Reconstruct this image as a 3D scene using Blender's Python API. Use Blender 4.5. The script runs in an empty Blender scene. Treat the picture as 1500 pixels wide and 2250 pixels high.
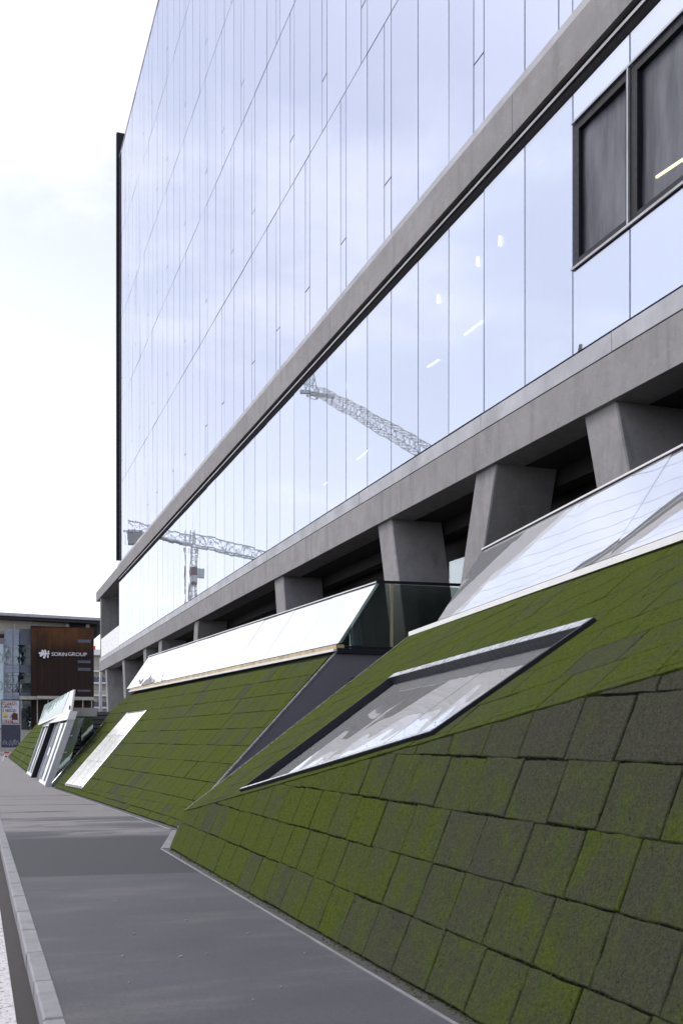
import bpy, math, random
from mathutils import Vector as V, Matrix
R = random.Random(11)
rad = math.radians
sc = bpy.context.scene
COL = sc.collection

# ------------------------------------------------------------------ camera
EYE = 1.6                                   # eye height above the pavement
TH = math.atan(805.4 / 2300.0)              # the lens looks this far to the right of the street
cam = bpy.data.cameras.new('camera')
cam.sensor_fit = 'HORIZONTAL'; cam.sensor_width = 24.0
cam.lens = 24.0 * 2300 / 1500
cam.shift_y = (1622 - 1125) / 1500.0        # perspective-control shift: verticals stay vertical
cam.clip_start = 0.05; cam.clip_end = 5000
camo = bpy.data.objects.new('camera', cam); COL.objects.link(camo)
camo.location = (0, 0, EYE); camo.rotation_euler = (rad(90), 0, -TH)
sc.camera = camo
cam.dof.use_dof = True; cam.dof.focus_distance = 28.0; cam.dof.aperture_fstop = 5.0

# ------------------------------------------------------------------ sky, sun, exposure
SUN_AZ = rad(-50)                           # to the left of the street, behind thin cloud
SUN_EL = rad(54)
world = bpy.data.worlds.new('World'); sc.world = world
world.use_nodes = True
nt = world.node_tree; nt.nodes.clear()
def wn(t, **k):
    n = nt.nodes.new(t)
    for a, b in k.items(): setattr(n, a, b)
    return n
wl = nt.links.new
w_out = wn('ShaderNodeOutputWorld'); w_bg = wn('ShaderNodeBackground')
w_bg.inputs['Strength'].default_value = 0.12
sky = wn('ShaderNodeTexSky', sky_type='NISHITA', sun_disc=False)
sky.sun_elevation = SUN_EL; sky.sun_rotation = SUN_AZ
sky.altitude = 100; sky.air_density = 1.0; sky.dust_density = 3.0; sky.ozone_density = 1.5
geo = wn('ShaderNodeTexCoord')
sep = wn('ShaderNodeSeparateXYZ'); wl(geo.outputs['Generated'], sep.inputs[0])
# high thin cloud, laid out on a flat layer overhead
zc = wn('ShaderNodeMath', operation='MAXIMUM'); zc.inputs[1].default_value = 0.0; wl(sep.outputs['Z'], zc.inputs[0])
za = wn('ShaderNodeMath', operation='ADD'); za.inputs[1].default_value = 0.12; wl(zc.outputs[0], za.inputs[0])
dx = wn('ShaderNodeMath', operation='DIVIDE'); wl(sep.outputs['X'], dx.inputs[0]); wl(za.outputs[0], dx.inputs[1])
dy = wn('ShaderNodeMath', operation='DIVIDE'); wl(sep.outputs['Y'], dy.inputs[0]); wl(za.outputs[0], dy.inputs[1])
cmb = wn('ShaderNodeCombineXYZ'); wl(dx.outputs[0], cmb.inputs[0]); wl(dy.outputs[0], cmb.inputs[1]); cmb.inputs[2].default_value = 18.11
cn = wn('ShaderNodeTexNoise'); cn.inputs['Scale'].default_value = 1.15; cn.inputs['Detail'].default_value = 7; cn.inputs['Roughness'].default_value = 0.55
wl(cmb.outputs[0], cn.inputs['Vector'])
cr = wn('ShaderNodeMapRange', interpolation_type='SMOOTHSTEP'); cr.inputs[1].default_value = 0.50; cr.inputs[2].default_value = 0.66
wl(cn.outputs['Fac'], cr.inputs[0])
# bright haze that thickens evenly towards the horizon and glows where the sky behind it is bright
hz = wn('ShaderNodeMapRange', interpolation_type='SMOOTHSTEP'); hz.inputs[1].default_value = 0.0; hz.inputs[2].default_value = 0.70
hz.inputs[3].default_value = 1.0; hz.inputs[4].default_value = 0.28; wl(zc.outputs[0], hz.inputs[0])
cl = wn('ShaderNodeMath', operation='MULTIPLY'); cl.inputs[1].default_value = 0.60; wl(cr.outputs[0], cl.inputs[0])
mx = wn('ShaderNodeMath', operation='MAXIMUM'); wl(hz.outputs[0], mx.inputs[0]); mx.inputs[1].default_value = 0.0
bw = wn('ShaderNodeRGBToBW'); wl(sky.outputs[0], bw.inputs[0])
hm = wn('ShaderNodeMath', operation='MULTIPLY_ADD'); hm.inputs[1].default_value = 0.8; hm.inputs[2].default_value = 5.5; wl(bw.outputs[0], hm.inputs[0])
hc = wn('ShaderNodeCombineColor'); 
for i_, k_ in ((0, 0.975), (1, 0.985), (2, 1.07)):
    q_ = wn('ShaderNodeMath', operation='MULTIPLY'); q_.inputs[1].default_value = k_; wl(hm.outputs[0], q_.inputs[0]); wl(q_.outputs[0], hc.inputs[i_])
mix = wn('ShaderNodeMix', data_type='RGBA'); wl(mx.outputs[0], mix.inputs[0]); wl(sky.outputs[0], mix.inputs[6]); wl(hc.outputs[0], mix.inputs[7])
cc_ = wn('ShaderNodeMix', data_type='RGBA', blend_type='MULTIPLY'); cc_.inputs[0].default_value = 1.0; wl(hc.outputs[0], cc_.inputs[6]); cc_.inputs[7].default_value = (1.16, 1.13, 1.07, 1)
mix2 = wn('ShaderNodeMix', data_type='RGBA'); wl(cl.outputs[0], mix2.inputs[0]); wl(mix.outputs[2], mix2.inputs[6]); wl(cc_.outputs[2], mix2.inputs[7])
wl(mix2.outputs[2], w_bg.inputs[0]); wl(w_bg.outputs[0], w_out.inputs[0])

sun = bpy.data.lights.new('sun', 'SUN'); sun.energy = 1.1; sun.angle = rad(18); sun.color = (1.0, 0.95, 0.87)
suno = bpy.data.objects.new('sun', sun); COL.objects.link(suno)
SD = V((math.sin(SUN_AZ) * math.cos(SUN_EL), math.cos(SUN_AZ) * math.cos(SUN_EL), math.sin(SUN_EL)))
suno.rotation_euler = SD.to_track_quat('Z', 'Y').to_euler()

vs = sc.view_settings
vs.view_transform = 'Standard'; vs.look = 'None'; vs.exposure = 0.40; vs.gamma = 1.0; vs.use_curve_mapping = False
sc.render.engine = 'CYCLES'
sc.cycles.use_denoising = True
sc.cycles.max_bounces = 8; sc.cycles.transparent_max_bounces = 16
sc.cycles.caustics_reflective = False; sc.cycles.caustics_refractive = False

# ------------------------------------------------------------------ helpers
def mesh(name, verts, faces, smooth=False):
    m = bpy.data.meshes.new(name); m.from_pydata([tuple(v) for v in verts], [], faces); m.update()
    if smooth:
        for p in m.polygons: p.use_smooth = True
    return m
def add(name, me, mat=None, parent=None):
    o = bpy.data.objects.new(name, me); COL.objects.link(o)
    if mat is not None and me is not None and not me.materials: me.materials.append(mat)
    if parent is not None: o.parent = parent
    return o
def tag(o, label=None, cat=None, group=None, kind=None):
    if label: o['label'] = label
    if cat: o['category'] = cat
    if group: o['group'] = group
    if kind: o['kind'] = kind
    return o
def empty(name, loc=(0, 0, 0)):
    o = bpy.data.objects.new(name, None); COL.objects.link(o); o.empty_display_size = 0.2
    o.location = loc
    return o
BF = [(0, 3, 2, 1), (4, 5, 6, 7), (0, 1, 5, 4), (1, 2, 6, 5), (2, 3, 7, 6), (3, 0, 4, 7)]
class MB:
    """collects shapes (world coordinates) for ONE mesh"""
    def __init__(s): s.v = []; s.f = []
    def box(s, x0, x1, y0, y1, z0, z1):
        b = len(s.v)
        s.v += [(x0, y0, z0), (x1, y0, z0), (x1, y1, z0), (x0, y1, z0), (x0, y0, z1), (x1, y0, z1), (x1, y1, z1), (x0, y1, z1)]
        s.f += [tuple(b + i for i in q) for q in BF]; return s
    def hexa(s, p8):
        b = len(s.v); s.v += [tuple(p) for p in p8]
        s.f += [tuple(b + i for i in q) for q in BF]; return s
    def quad(s, *p):
        b = len(s.v); s.v += [tuple(q) for q in p]; s.f.append(tuple(range(b, b + len(p)))); return s
    def slab(s, poly, off):
        """polygon (list of Vector) extruded by the vector off"""
        b = len(s.v); n = len(poly); off = V(off)
        s.v += [tuple(p) for p in poly] + [tuple(V(p) + off) for p in poly]
        s.f.append(tuple(range(b + n - 1, b - 1, -1))); s.f.append(tuple(range(b + n, b + 2 * n)))
        for i in range(n):
            j = (i + 1) % n; s.f.append((b + i, b + j, b + n + j, b + n + i))
        return s
    def bar(s, a, b_, w, h=None, up=(0, 0, 1)):
        a = V(a); b_ = V(b_); h = h or w; d = (b_ - a).normalized(); u = V(up)
        if abs(d.dot(u)) > 0.98: u = V((1, 0, 0))
        sd = d.cross(u).normalized(); u = sd.cross(d).normalized()
        q = [sd * (-w / 2) + u * (-h / 2), sd * (w / 2) + u * (-h / 2), sd * (w / 2) + u * (h / 2), sd * (-w / 2) + u * (h / 2)]
        k = len(s.v); s.v += [tuple(a + p) for p in q] + [tuple(b_ + p) for p in q]
        s.f += [tuple(k + i for i in t) for t in BF]; return s
    def tube(s, a, b_, r0, r1=None, n=10):
        a = V(a); b_ = V(b_); r1 = r0 if r1 is None else r1; d = (b_ - a).normalized()
        u = V((1, 0, 0)) if abs(d.x) < 0.9 else V((0, 1, 0)); sd = d.cross(u).normalized(); u = sd.cross(d)
        k = len(s.v)
        for p, r in ((a, r0), (b_, r1)):
            for i in range(n):
                t = 2 * math.pi * i / n; s.v.append(tuple(p + sd * (r * math.cos(t)) + u * (r * math.sin(t))))
        for i in range(n): j = (i + 1) % n; s.f.append((k + i, k + j, k + n + j, k + n + i))
        s.f.append(tuple(range(k + n - 1, k - 1, -1))); s.f.append(tuple(range(k + n, k + 2 * n))); return s
    def build(s, name, mat, parent=None, smooth=False):
        o = add(name, mesh(name, s.v, s.f, smooth), mat, parent)
        if parent is not None: o.matrix_parent_inverse = Matrix.Translation(-V(parent_loc(parent)))
        return o
def parent_loc(p): return V(p.location)          # parents carry a location only, given in world metres
def one(name, mat, parent, fn, *a):
    m = MB(); getattr(m, fn)(*a); return m.build(name, mat, parent)
# a picture position taken back to real metres at a known distance along the street
CT, ST = math.cos(TH), math.sin(TH)
def at(px, py, Y):
    u = (px - 750) / 2300.0; w = (1622 - py) / 2300.0
    d = (u * CT + ST, -u * ST + CT, w); t = Y / d[1]
    return V((d[0] * t, Y, EYE + d[2] * t))

# ------------------------------------------------------------------ materials
def newmat(name):
    m = bpy.data.materials.new(name); m.use_nodes = True
    t = m.node_tree; t.nodes.clear()
    return m, t
def N(t, ty, ins=None, **k):
    n = t.nodes.new(ty)
    for a, b in k.items(): setattr(n, a, b)
    for a, b in (ins or {}).items():
        if hasattr(b, 'is_output') or isinstance(b, bpy.types.NodeSocket): t.links.new(b, n.inputs[a])
        else: n.inputs[a].default_value = b
    return n
def finish(t, bsdf): 
    o = t.nodes.new('ShaderNodeOutputMaterial'); t.links.new(bsdf, o.inputs['Surface'])
def c4(c): return (c[0], c[1], c[2], 1)
def ramp(t, fac, stops):
    r = t.nodes.new('ShaderNodeValToRGB'); t.links.new(fac, r.inputs[0])
    e = r.color_ramp.elements
    while len(e) < len(stops): e.new(0.5)
    for i, (p, c) in enumerate(stops): e[i].position = p; e[i].color = c4(c) if len(c) == 3 else c
    return r.outputs[0]
def noise(t, vec, scale, detail=4, rough=0.55, dist=0.0):
    return N(t, 'ShaderNodeTexNoise', {'Vector': vec, 'Scale': scale, 'Detail': detail, 'Roughness': rough, 'Distortion': dist}).outputs['Fac']
def mapping(t, vec, scale=(1, 1, 1), loc=(0, 0, 0), rot=(0, 0, 0)):
    return N(t, 'ShaderNodeMapping', {'Vector': vec, 'Scale': scale, 'Location': loc, 'Rotation': rot}).outputs[0]
def mixc(t, f, a, b, blend='MIX'):
    n = t.nodes.new('ShaderNodeMix'); n.data_type = 'RGBA'; n.blend_type = blend
    for i, x in ((0, f), (6, a), (7, b)):
        if isinstance(x, bpy.types.NodeSocket): t.links.new(x, n.inputs[i])
        else: n.inputs[i].default_value = x if i == 0 else c4(x)
    return n.outputs[2]
def mth(t, op, a, b=0.0, clamp=False):
    n = t.nodes.new('ShaderNodeMath'); n.operation = op; n.use_clamp = clamp
    for i, x in ((0, a), (1, b)):
        if isinstance(x, bpy.types.NodeSocket): t.links.new(x, n.inputs[i])
        else: n.inputs[i].default_value = x
    return n.outputs[0]
def rng(t, f, a, b, c=0.0, d=1.0, smooth=True):
    n = t.nodes.new('ShaderNodeMapRange')
    if smooth: n.interpolation_type = 'SMOOTHSTEP'
    t.links.new(f, n.inputs[0])
    for i, x in ((1, a), (2, b), (3, c), (4, d)): n.inputs[i].default_value = x
    return n.outputs[0]
def pos(t): return N(t, 'ShaderNodeNewGeometry').outputs['Position']
def bump(t, h, strength=0.3, dist=0.01):
    return N(t, 'ShaderNodeBump', {'Height': h, 'Strength': strength, 'Distance': dist}).outputs[0]
def prin(t, col, rough=0.6, metal=0.0, nrm=None, spec=0.5):
    p = N(t, 'ShaderNodeBsdfPrincipled')
    for k, x in (('Base Color', col), ('Roughness', rough), ('Metallic', metal), ('Specular IOR Level', spec)):
        if isinstance(x, bpy.types.NodeSocket): t.links.new(x, p.inputs[k])
        else: p.inputs[k].default_value = c4(x) if k == 'Base Color' else x
    if nrm is not None: t.links.new(nrm, p.inputs['Normal'])
    return p.outputs[0]
def simple(name, col, rough=0.5, metal=0.0, var=0.12, scale=3.0, spec=0.5):
    m, t = newmat(name); p = pos(t)
    n = noise(t, p, scale, 5)
    lo = tuple(x * (1 - var) for x in col); hi = tuple(min(1, x * (1 + var)) for x in col)
    cc = ramp(t, n, [(0.3, lo), (0.7, hi)])
    rr = rng(t, noise(t, p, scale * 6, 3), 0.3, 0.7, max(0.02, rough - 0.07), rough + 0.07)
    finish(t, prin(t, cc, rr, metal, None, spec)); return m
def emit(name, col, s):
    m, t = newmat(name); e = N(t, 'ShaderNodeEmission', {'Color': c4(col), 'Strength': s}); finish(t, e.outputs[0]); return m

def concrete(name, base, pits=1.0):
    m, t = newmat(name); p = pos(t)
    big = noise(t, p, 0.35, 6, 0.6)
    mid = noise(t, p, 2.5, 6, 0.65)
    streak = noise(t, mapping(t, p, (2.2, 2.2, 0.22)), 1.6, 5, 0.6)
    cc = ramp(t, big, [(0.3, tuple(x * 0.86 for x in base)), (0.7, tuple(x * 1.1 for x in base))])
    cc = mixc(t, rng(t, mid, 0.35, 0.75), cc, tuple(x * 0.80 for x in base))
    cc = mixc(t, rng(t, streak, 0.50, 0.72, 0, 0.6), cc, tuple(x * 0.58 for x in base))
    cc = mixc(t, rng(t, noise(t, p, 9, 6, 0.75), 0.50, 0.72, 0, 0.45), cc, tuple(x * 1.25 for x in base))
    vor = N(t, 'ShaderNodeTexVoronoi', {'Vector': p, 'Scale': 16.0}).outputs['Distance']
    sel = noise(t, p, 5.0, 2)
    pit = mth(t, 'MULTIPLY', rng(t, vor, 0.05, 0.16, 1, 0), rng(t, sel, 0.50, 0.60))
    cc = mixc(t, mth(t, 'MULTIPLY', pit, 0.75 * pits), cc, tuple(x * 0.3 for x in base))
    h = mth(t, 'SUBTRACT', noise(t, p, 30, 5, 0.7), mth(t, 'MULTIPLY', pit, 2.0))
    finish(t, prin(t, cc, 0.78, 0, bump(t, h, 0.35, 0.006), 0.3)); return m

def moss_mat(name):
    """stone-wool tiles overgrown with moss; 'moss' and 'seed' are stored per tile"""
    m, t = newmat(name); p = pos(t)
    mo = N(t, 'ShaderNodeAttribute', attribute_name='moss').outputs['Fac']
    sd = N(t, 'ShaderNodeAttribute', attribute_name='seed').outputs['Fac']
    # seed offsets the pattern so that it breaks at each tile
    off = N(t, 'ShaderNodeCombineXYZ', {0: mth(t, 'MULTIPLY', sd, 37.0), 1: mth(t, 'MULTIPLY', sd, 19.0), 2: mth(t, 'MULTIPLY', sd, 7.0)}).outputs[0]
    pv = N(t, 'ShaderNodeVectorMath', {0: p, 1: off}, operation='ADD').outputs[0]
    patch = noise(t, pv, 2.6, 6, 0.62, 0.4)
    streak = noise(t, mapping(t, pv, (1.0, 6.0, 1.1)), 1.7, 5, 0.6)
    fine = noise(t, p, 42, 5, 0.78)
    grain = noise(t, p, 210, 3, 0.7)
    k = mth(t, 'ADD', mth(t, 'MULTIPLY', mth(t, 'SUBTRACT', patch, 0.5), 1.7), mth(t, 'MULTIPLY', mth(t, 'SUBTRACT', streak, 0.5), 1.1))
    k = mth(t, 'ADD', k, mo)
    k = mth(t, 'ADD', k, mth(t, 'MULTIPLY', mth(t, 'SUBTRACT', fine, 0.5), 0.7))
    green = ramp(t, fine, [(0.26, (0.030, 0.043, 0.007)), (0.5, (0.092, 0.124, 0.011)), (0.76, (0.150, 0.182, 0.022))])
    stone = ramp(t, noise(t, pv, 70, 5, 0.75), [(0.28, (0.032, 0.031, 0.032)), (0.52, (0.088, 0.085, 0.086)), (0.80, (0.20, 0.196, 0.20))])
    cc = mixc(t, rng(t, k, -0.15, 1.05), stone, green)
    # olive algae film between the two
    cc = mixc(t, rng(t, k, -0.1, 0.75, 0.38, 0.12), cc, ramp(t, fine, [(0.3, (0.036, 0.036, 0.018)), (0.7, (0.105, 0.104, 0.048))]))
    cc = mixc(t, rng(t, grain, 0.32, 0.50, 0.8, 0.0), cc, (0.016, 0.019, 0.008))
    # crumbled pits
    vor = N(t, 'ShaderNodeTexVoronoi', {'Vector': N(t, 'ShaderNodeVectorMath', {0: pv, 1: noise(t, p, 9, 3)}, operation='ADD').outputs[0], 'Scale': 14.0}).outputs['Distance']
    pit = mth(t, 'MULTIPLY', rng(t, vor, 0.06, 0.20, 1, 0), rng(t, noise(t, pv, 3.2, 3), 0.46, 0.58))
    cc = mixc(t, mth(t, 'MULTIPLY', pit, 0.85), cc, (0.012, 0.012, 0.010))
    cc = mixc(t, 1.0, cc, (0.80, 0.84, 0.72), 'MULTIPLY')
    h = mth(t, 'ADD', mth(t, 'MULTIPLY', fine, 1.0), mth(t, 'MULTIPLY', grain, 0.5))
    h = mth(t, 'ADD', h, mth(t, 'MULTIPLY', noise(t, p, 14, 4), 1.2))
    h = mth(t, 'SUBTRACT', h, mth(t, 'MULTIPLY', pit, 1.5))
    finish(t, prin(t, cc, 0.95, 0, bump(t, h, 0.9, 0.016), 0.1)); return m

def glass_mat(name, tint=(0.84, 0.89, 1.0), base=0.6, thru=(0.55, 0.66, 0.74), wav=0.0, wscale=1.0, rough=0.0, ior=1.55, milk=0.0, vary=0.0, milkc=(0.8, 0.82, 0.86)):
    """coated facade glass: strong mirror, some see-through; wav = roller-wave unevenness, milk = diffuse pale tone painted in for sky reflection, vary = pane to pane"""
    m, t = newmat(name)
    gm = N(t, 'ShaderNodeNewGeometry')
    ct = mth(t, 'ABSOLUTE', N(t, 'ShaderNodeVectorMath', {0: gm.outputs['Incoming'], 1: gm.outputs['True Normal']}, operation='DOT_PRODUCT').outputs['Value'])
    fr = mth(t, 'POWER', mth(t, 'SUBTRACT', 1.0, ct, True), 2.6)
    info = N(t, 'ShaderNodeObjectInfo').outputs['Random']
    bb_ = mth(t, 'ADD', mth(t, 'MULTIPLY', mth(t, 'SUBTRACT', info, 0.5), vary), base)
    fac = mth(t, 'ADD', mth(t, 'MULTIPLY', fr, mth(t, 'SUBTRACT', 1.0, bb_)), bb_, True)
    g = N(t, 'ShaderNodeBsdfGlossy', {'Color': mixc(t, mth(t, 'MULTIPLY', fr, 0.6), tint, (1.0, 1.0, 1.0)), 'Roughness': rough})
    if wav:
        p = pos(t)
        off = N(t, 'ShaderNodeCombineXYZ', {0: mth(t, 'MULTIPLY', info, 50.0), 1: mth(t, 'MULTIPLY', info, 31.0), 2: 0.0}).outputs[0]
        pv = N(t, 'ShaderNodeVectorMath', {0: p, 1: off}, operation='ADD').outputs[0]
        h = noise(t, pv, wscale, 2, 0.4, 0.3)
        b = N(t, 'ShaderNodeBump', {'Height': h, 'Strength': 1.0, 'Distance': wav}).outputs[0]
        t.links.new(b, g.inputs['Normal'])
    tr = N(t, 'ShaderNodeBsdfTransparent', {'Color': c4(thru)})
    ms = N(t, 'ShaderNodeMixShader', {0: fac}); t.links.new(tr.outputs[0], ms.inputs[1]); t.links.new(g.outputs[0], ms.inputs[2])
    out = ms.outputs[0]
    if milk:  # matt pale tone stands in for bright mirrored sky
        df = N(t, 'ShaderNodeBsdfDiffuse', {'Color': c4(milkc)})
        m2 = N(t, 'ShaderNodeMixShader', {0: milk}); t.links.new(out, m2.inputs[1]); t.links.new(df.outputs[0], m2.inputs[2]); out = m2.outputs[0]
    finish(t, out); return m

M = {}
M['concrete'] = concrete('concrete', (0.315, 0.308, 0.312))
M['concrete_shaded'] = concrete('shaded_concrete', (0.040, 0.039, 0.039), 0.4)  # undercroft shade put into the colour, a darker copy of concrete
M['pale_concrete'] = concrete('pale_concrete', (0.45, 0.44, 0.40), 0.4)
M['moss'] = moss_mat('mossy_tile')
M['bed'] = simple('tile_bed', (0.012, 0.014, 0.008), 0.95, var=0.3, scale=20, spec=0.1)
M['pane'] = glass_mat('facade_glass', (0.575, 0.62, 0.775), 0.60, (0.6, 0.68, 0.76), 0.0014, 0.9, milk=0.06, vary=0.10)
M['pane_low'] = glass_mat('clear_facade_glass', (0.64, 0.695, 0.82), 0.58, (0.75, 0.80, 0.86), 0.0012, 0.9, milk=0.05, vary=0.12)
M['guard'] = glass_mat('guard_glass', (0.96, 0.97, 1.0), 0.90, (0.7, 0.75, 0.75), 0.0075, 0.5, milk=0.16, milkc=(0.9, 0.92, 0.97))
M['side_glass'] = glass_mat('side_guard_glass', (0.8, 0.9, 0.9), 0.03, (0.50, 0.54, 0.52))
M['sky_glass'] = glass_mat('skylight_glass', (0.93, 0.96, 1.0), 0.86, (0.35, 0.38, 0.42), 0.022, 0.5, milk=0.14, milkc=(0.95, 0.96, 0.98))
M['door_glass'] = glass_mat('door_glass', (0.95, 0.97, 0.93), 0.55, (0.5, 0.55, 0.5), 0.010, 2.0)
M['green_glass'] = glass_mat('green_edge_glass', (0.78, 0.88, 0.85), 0.35, (0.55, 0.66, 0.63), 0.004, 1.0, milk=0.3, milkc=(0.5, 0.62, 0.58))
M['win_glass'] = glass_mat('window_glass', (0.75, 0.82, 0.85), 0.22, (0.45, 0.55, 0.56), 0.004, 1.5)
M['backing'] = simple('glass_backing', (0.42, 0.46, 0.58), 0.7, var=0.25, scale=0.25)
M['mullion'] = simple('mullion_metal', (0.10, 0.115, 0.22), 0.5, 0.2)
M['flash'] = simple('zinc_flashing', (0.36, 0.36, 0.38), 0.42, 0.35, var=0.25, scale=1.2)
M['white_metal'] = simple('white_metal', (0.80, 0.80, 0.80), 0.35, 0.0, var=0.05)
M['aluminium'] = simple('brushed_aluminium', (0.72, 0.73, 0.75), 0.30, 0.85, var=0.03, scale=2)
M['brass'] = simple('weathered_timber_strip', (0.52, 0.42, 0.24), 0.55, 0.1, var=0.35, scale=4)
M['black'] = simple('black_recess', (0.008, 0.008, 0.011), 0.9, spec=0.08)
M['dark_metal'] = simple('anthracite_metal', (0.017, 0.018, 0.025), 0.6, 0.0, spec=0.25)
M['clad'] = simple('grey_metal_cladding', (0.19, 0.19, 0.215), 0.5, 0.2, var=0.06, scale=1.0)
M['clad_in'] = simple('inset_cement_panel', (0.105, 0.105, 0.115), 0.7, 0, var=0.25, scale=3.0)
M['room'] = simple('office_wall', (0.34, 0.35, 0.37), 0.8)
M['post'] = simple('pale_yellow_post', (0.45, 0.42, 0.26), 0.4, 0.3)
M['sky_white'] = simple('sky_white_glass', (0.84, 0.85, 0.84), 0.3, 0.0, var=0.04)  # loggia guard painted white in place of the bright sky it mirrors
M['lamp'] = emit('lamp_glow', (1.0, 0.97, 0.9), 8.0)
M['tube'] = emit('tube_glow', (1.0, 0.90, 0.45), 5.0)
M['white'] = simple('white_paint', (0.80, 0.80, 0.80), 0.5, var=0.05)
M['rubber'] = simple('dark_rubber', (0.03, 0.03, 0.03), 0.8)

# ================================================================== THE GROUND
def asphalt(name, base, fine=1.0, zones=False):
    m, t = newmat(name); p = pos(t)
    g1 = noise(t, p, 95, 3, 0.8); g2 = noise(t, p, 28, 5, 0.75); big = noise(t, p, 0.8, 6, 0.6)
    cc = ramp(t, big, [(0.3, tuple(x * 0.86 for x in base)), (0.7, tuple(x * 1.14 for x in base))])
    if zones:
        s = N(t, 'ShaderNodeSeparateXYZ', {0: p})
        y = s.outputs['Y']; x = s.outputs['X']
        yj = mth(t, 'ADD', y, mth(t, 'MULTIPLY', x, 0.13))
        # later re-laid smooth strip, darker, with a straight near edge
        band = mth(t, 'MULTIPLY', rng(t, yj, 12.62, 12.66), rng(t, yj, 17.4, 18.6, 1, 0))
        cc = mixc(t, band, cc, tuple(b * 0.50 for b in base))
        # paler surface farther on with streaks dragged across
        w = mth(t, 'ADD', mth(t, 'MULTIPLY', noise(t, mapping(t, p, (0.25, 0.9, 1)), 1.0, 6, 0.62, 0.6), 2.6), mth(t, 'MULTIPLY', y, 0.030))
        far = mth(t, 'MULTIPLY', rng(t, w, 1.72, 2.05), rng(t, yj, 17.2, 18.3))
        cc = mixc(t, mth(t, 'MULTIPLY', far, 0.85), cc, (0.26, 0.25, 0.25))
        # pale dust wiped over the near slab
        du = mth(t, 'MULTIPLY', rng(t, noise(t, mapping(t, p, (0.5, 1.4, 1)), 0.9, 6, 0.65), 0.48, 0.72), rng(t, yj, 12.6, 12.3))
        cc = mixc(t, mth(t, 'MULTIPLY', du, 0.30), cc, (0.235, 0.225, 0.20))
    cc = mixc(t, rng(t, g1, 0.54, 0.68, 0, 0.8 * fine), cc, tuple(min(1, x * 1.9) for x in base))
    cc = mixc(t, rng(t, g2, 0.32, 0.50, 0.6, 0), cc, tuple(x * 0.6 for x in base))
    h = mth(t, 'ADD', g1, mth(t, 'MULTIPLY', g2, 0.8))
    finish(t, prin(t, cc, 0.72, 0, bump(t, h, 0.5, 0.005), 0.35)); return m
M['pavement'] = asphalt('pavement_asphalt', (0.076, 0.077, 0.094), 1.0, True)
M['road'] = asphalt('road_asphalt', (0.036, 0.031, 0.031))
M['ground'] = asphalt('far_ground_asphalt', (0.16, 0.155, 0.155))
M['kerb'] = concrete('kerb_granite', (0.30, 0.30, 0.325), 1.0)
mm, t = newmat('worn_line_paint'); p = pos(t)
wear = rng(t, noise(t, p, 38, 6, 0.75), 0.36, 0.50)
finish(t, prin(t, mixc(t, wear, (0.05, 0.045, 0.045), (0.62, 0.61, 0.63)), 0.7)); M['paint'] = mm

tag(MB().quad((-600, -200, -0.16), (600, -200, -0.16), (600, 900, -0.16), (-600, 900, -0.16)).build('ground', M['ground']), kind='structure')
tag(MB().quad((-9, -40, -0.12), (0.40, -40, -0.12), (0.40, 330, -0.12), (-9, 330, -0.12)).build('road', M['road']), kind='structure')
tag(MB().quad((0.075, -40, -0.116), (0.238, -40, -0.116), (0.238, 330, -0.116), (0.075, 330, -0.116)).build('road_line', M['paint']), kind='structure')
tag(MB().quad((0.47, -40, 0), (30, -40, 0), (30, 128, 0), (0.47, 128, 0)).build('pavement', M['pavement']), kind='structure')
kb = tag(MB().box(0.372, 0.485, -40, 120, -0.2, -0.012).build('kerb', M['bed']), kind='structure')
Yk = 6.15 - 0.978 * 8
for i in range(90):
    y0 = Yk + 0.978 * i; j = R.uniform(-0.004, 0.004); dz = R.uniform(-0.002, 0.003)
    g = 0.006; b = 0.012; x0, x1, ya, yb, z1 = 0.362 + j, 0.489, y0 + g, y0 + 0.978 - g, 0.006 + dz
    m = MB(); k = [(x0, ya, -0.18), (x1, ya, -0.18), (x1, yb, -0.18), (x0, yb, -0.18), (x0, ya, z1 - b), (x1, ya, z1 - b), (x1, yb, z1 - b), (x0, yb, z1 - b),
                   (x0 + b, ya + b, z1), (x1 - b, ya + b, z1), (x1 - b, yb - b, z1), (x0 + b, yb - b, z1)]
    m.v = k; m.f = [(0, 1, 5, 4), (1, 2, 6, 5), (2, 3, 7, 6), (3, 0, 4, 7), (4, 5, 9, 8), (5, 6, 10, 9), (6, 7, 11, 10), (7, 4, 8, 11), (8, 9, 10, 11)]
    m.build('kerb_stone', M['kerb'], kb)

# ================================================================== TILED SLOPES
def clip(poly, a, b, c):
    """keep a*x+b*y <= c"""
    out = []; n = len(poly)
    for i in range(n):
        p, q = poly[i], poly[(i + 1) % n]; dp = a * p[0] + b * p[1] - c; dq = a * q[0] + b * q[1] - c
        if dp <= 0: out.append(p)
        if (dp < 0 < dq) or (dq < 0 < dp):
            s = dp / (dp - dq); out.append((p[0] + (q[0] - p[0]) * s, p[1] + (q[1] - p[1]) * s))
    return out
def area(p): return 0.5 * sum(p[i][0] * p[(i + 1) % len(p)][1] - p[(i + 1) % len(p)][0] * p[i][1] for i in range(len(p)))
def edges(poly, grow=0.0):
    """half planes of a convex polygon, grown outward by grow"""
    if area(poly) < 0: poly = poly[::-1]
    e = []
    for i in range(len(poly)):
        p, q = poly[i], poly[(i + 1) % len(poly)]; dx_, dy_ = q[0] - p[0], q[1] - p[1]; l = math.hypot(dx_, dy_)
        a, b = dy_ / l, -dx_ / l; e.append((a, b, a * p[0] + b * p[1] + grow))
    return e
def inside(poly, e):
    for h in e:
        poly = clip(poly, *h)
        if len(poly) < 3: return []
    return poly
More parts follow.
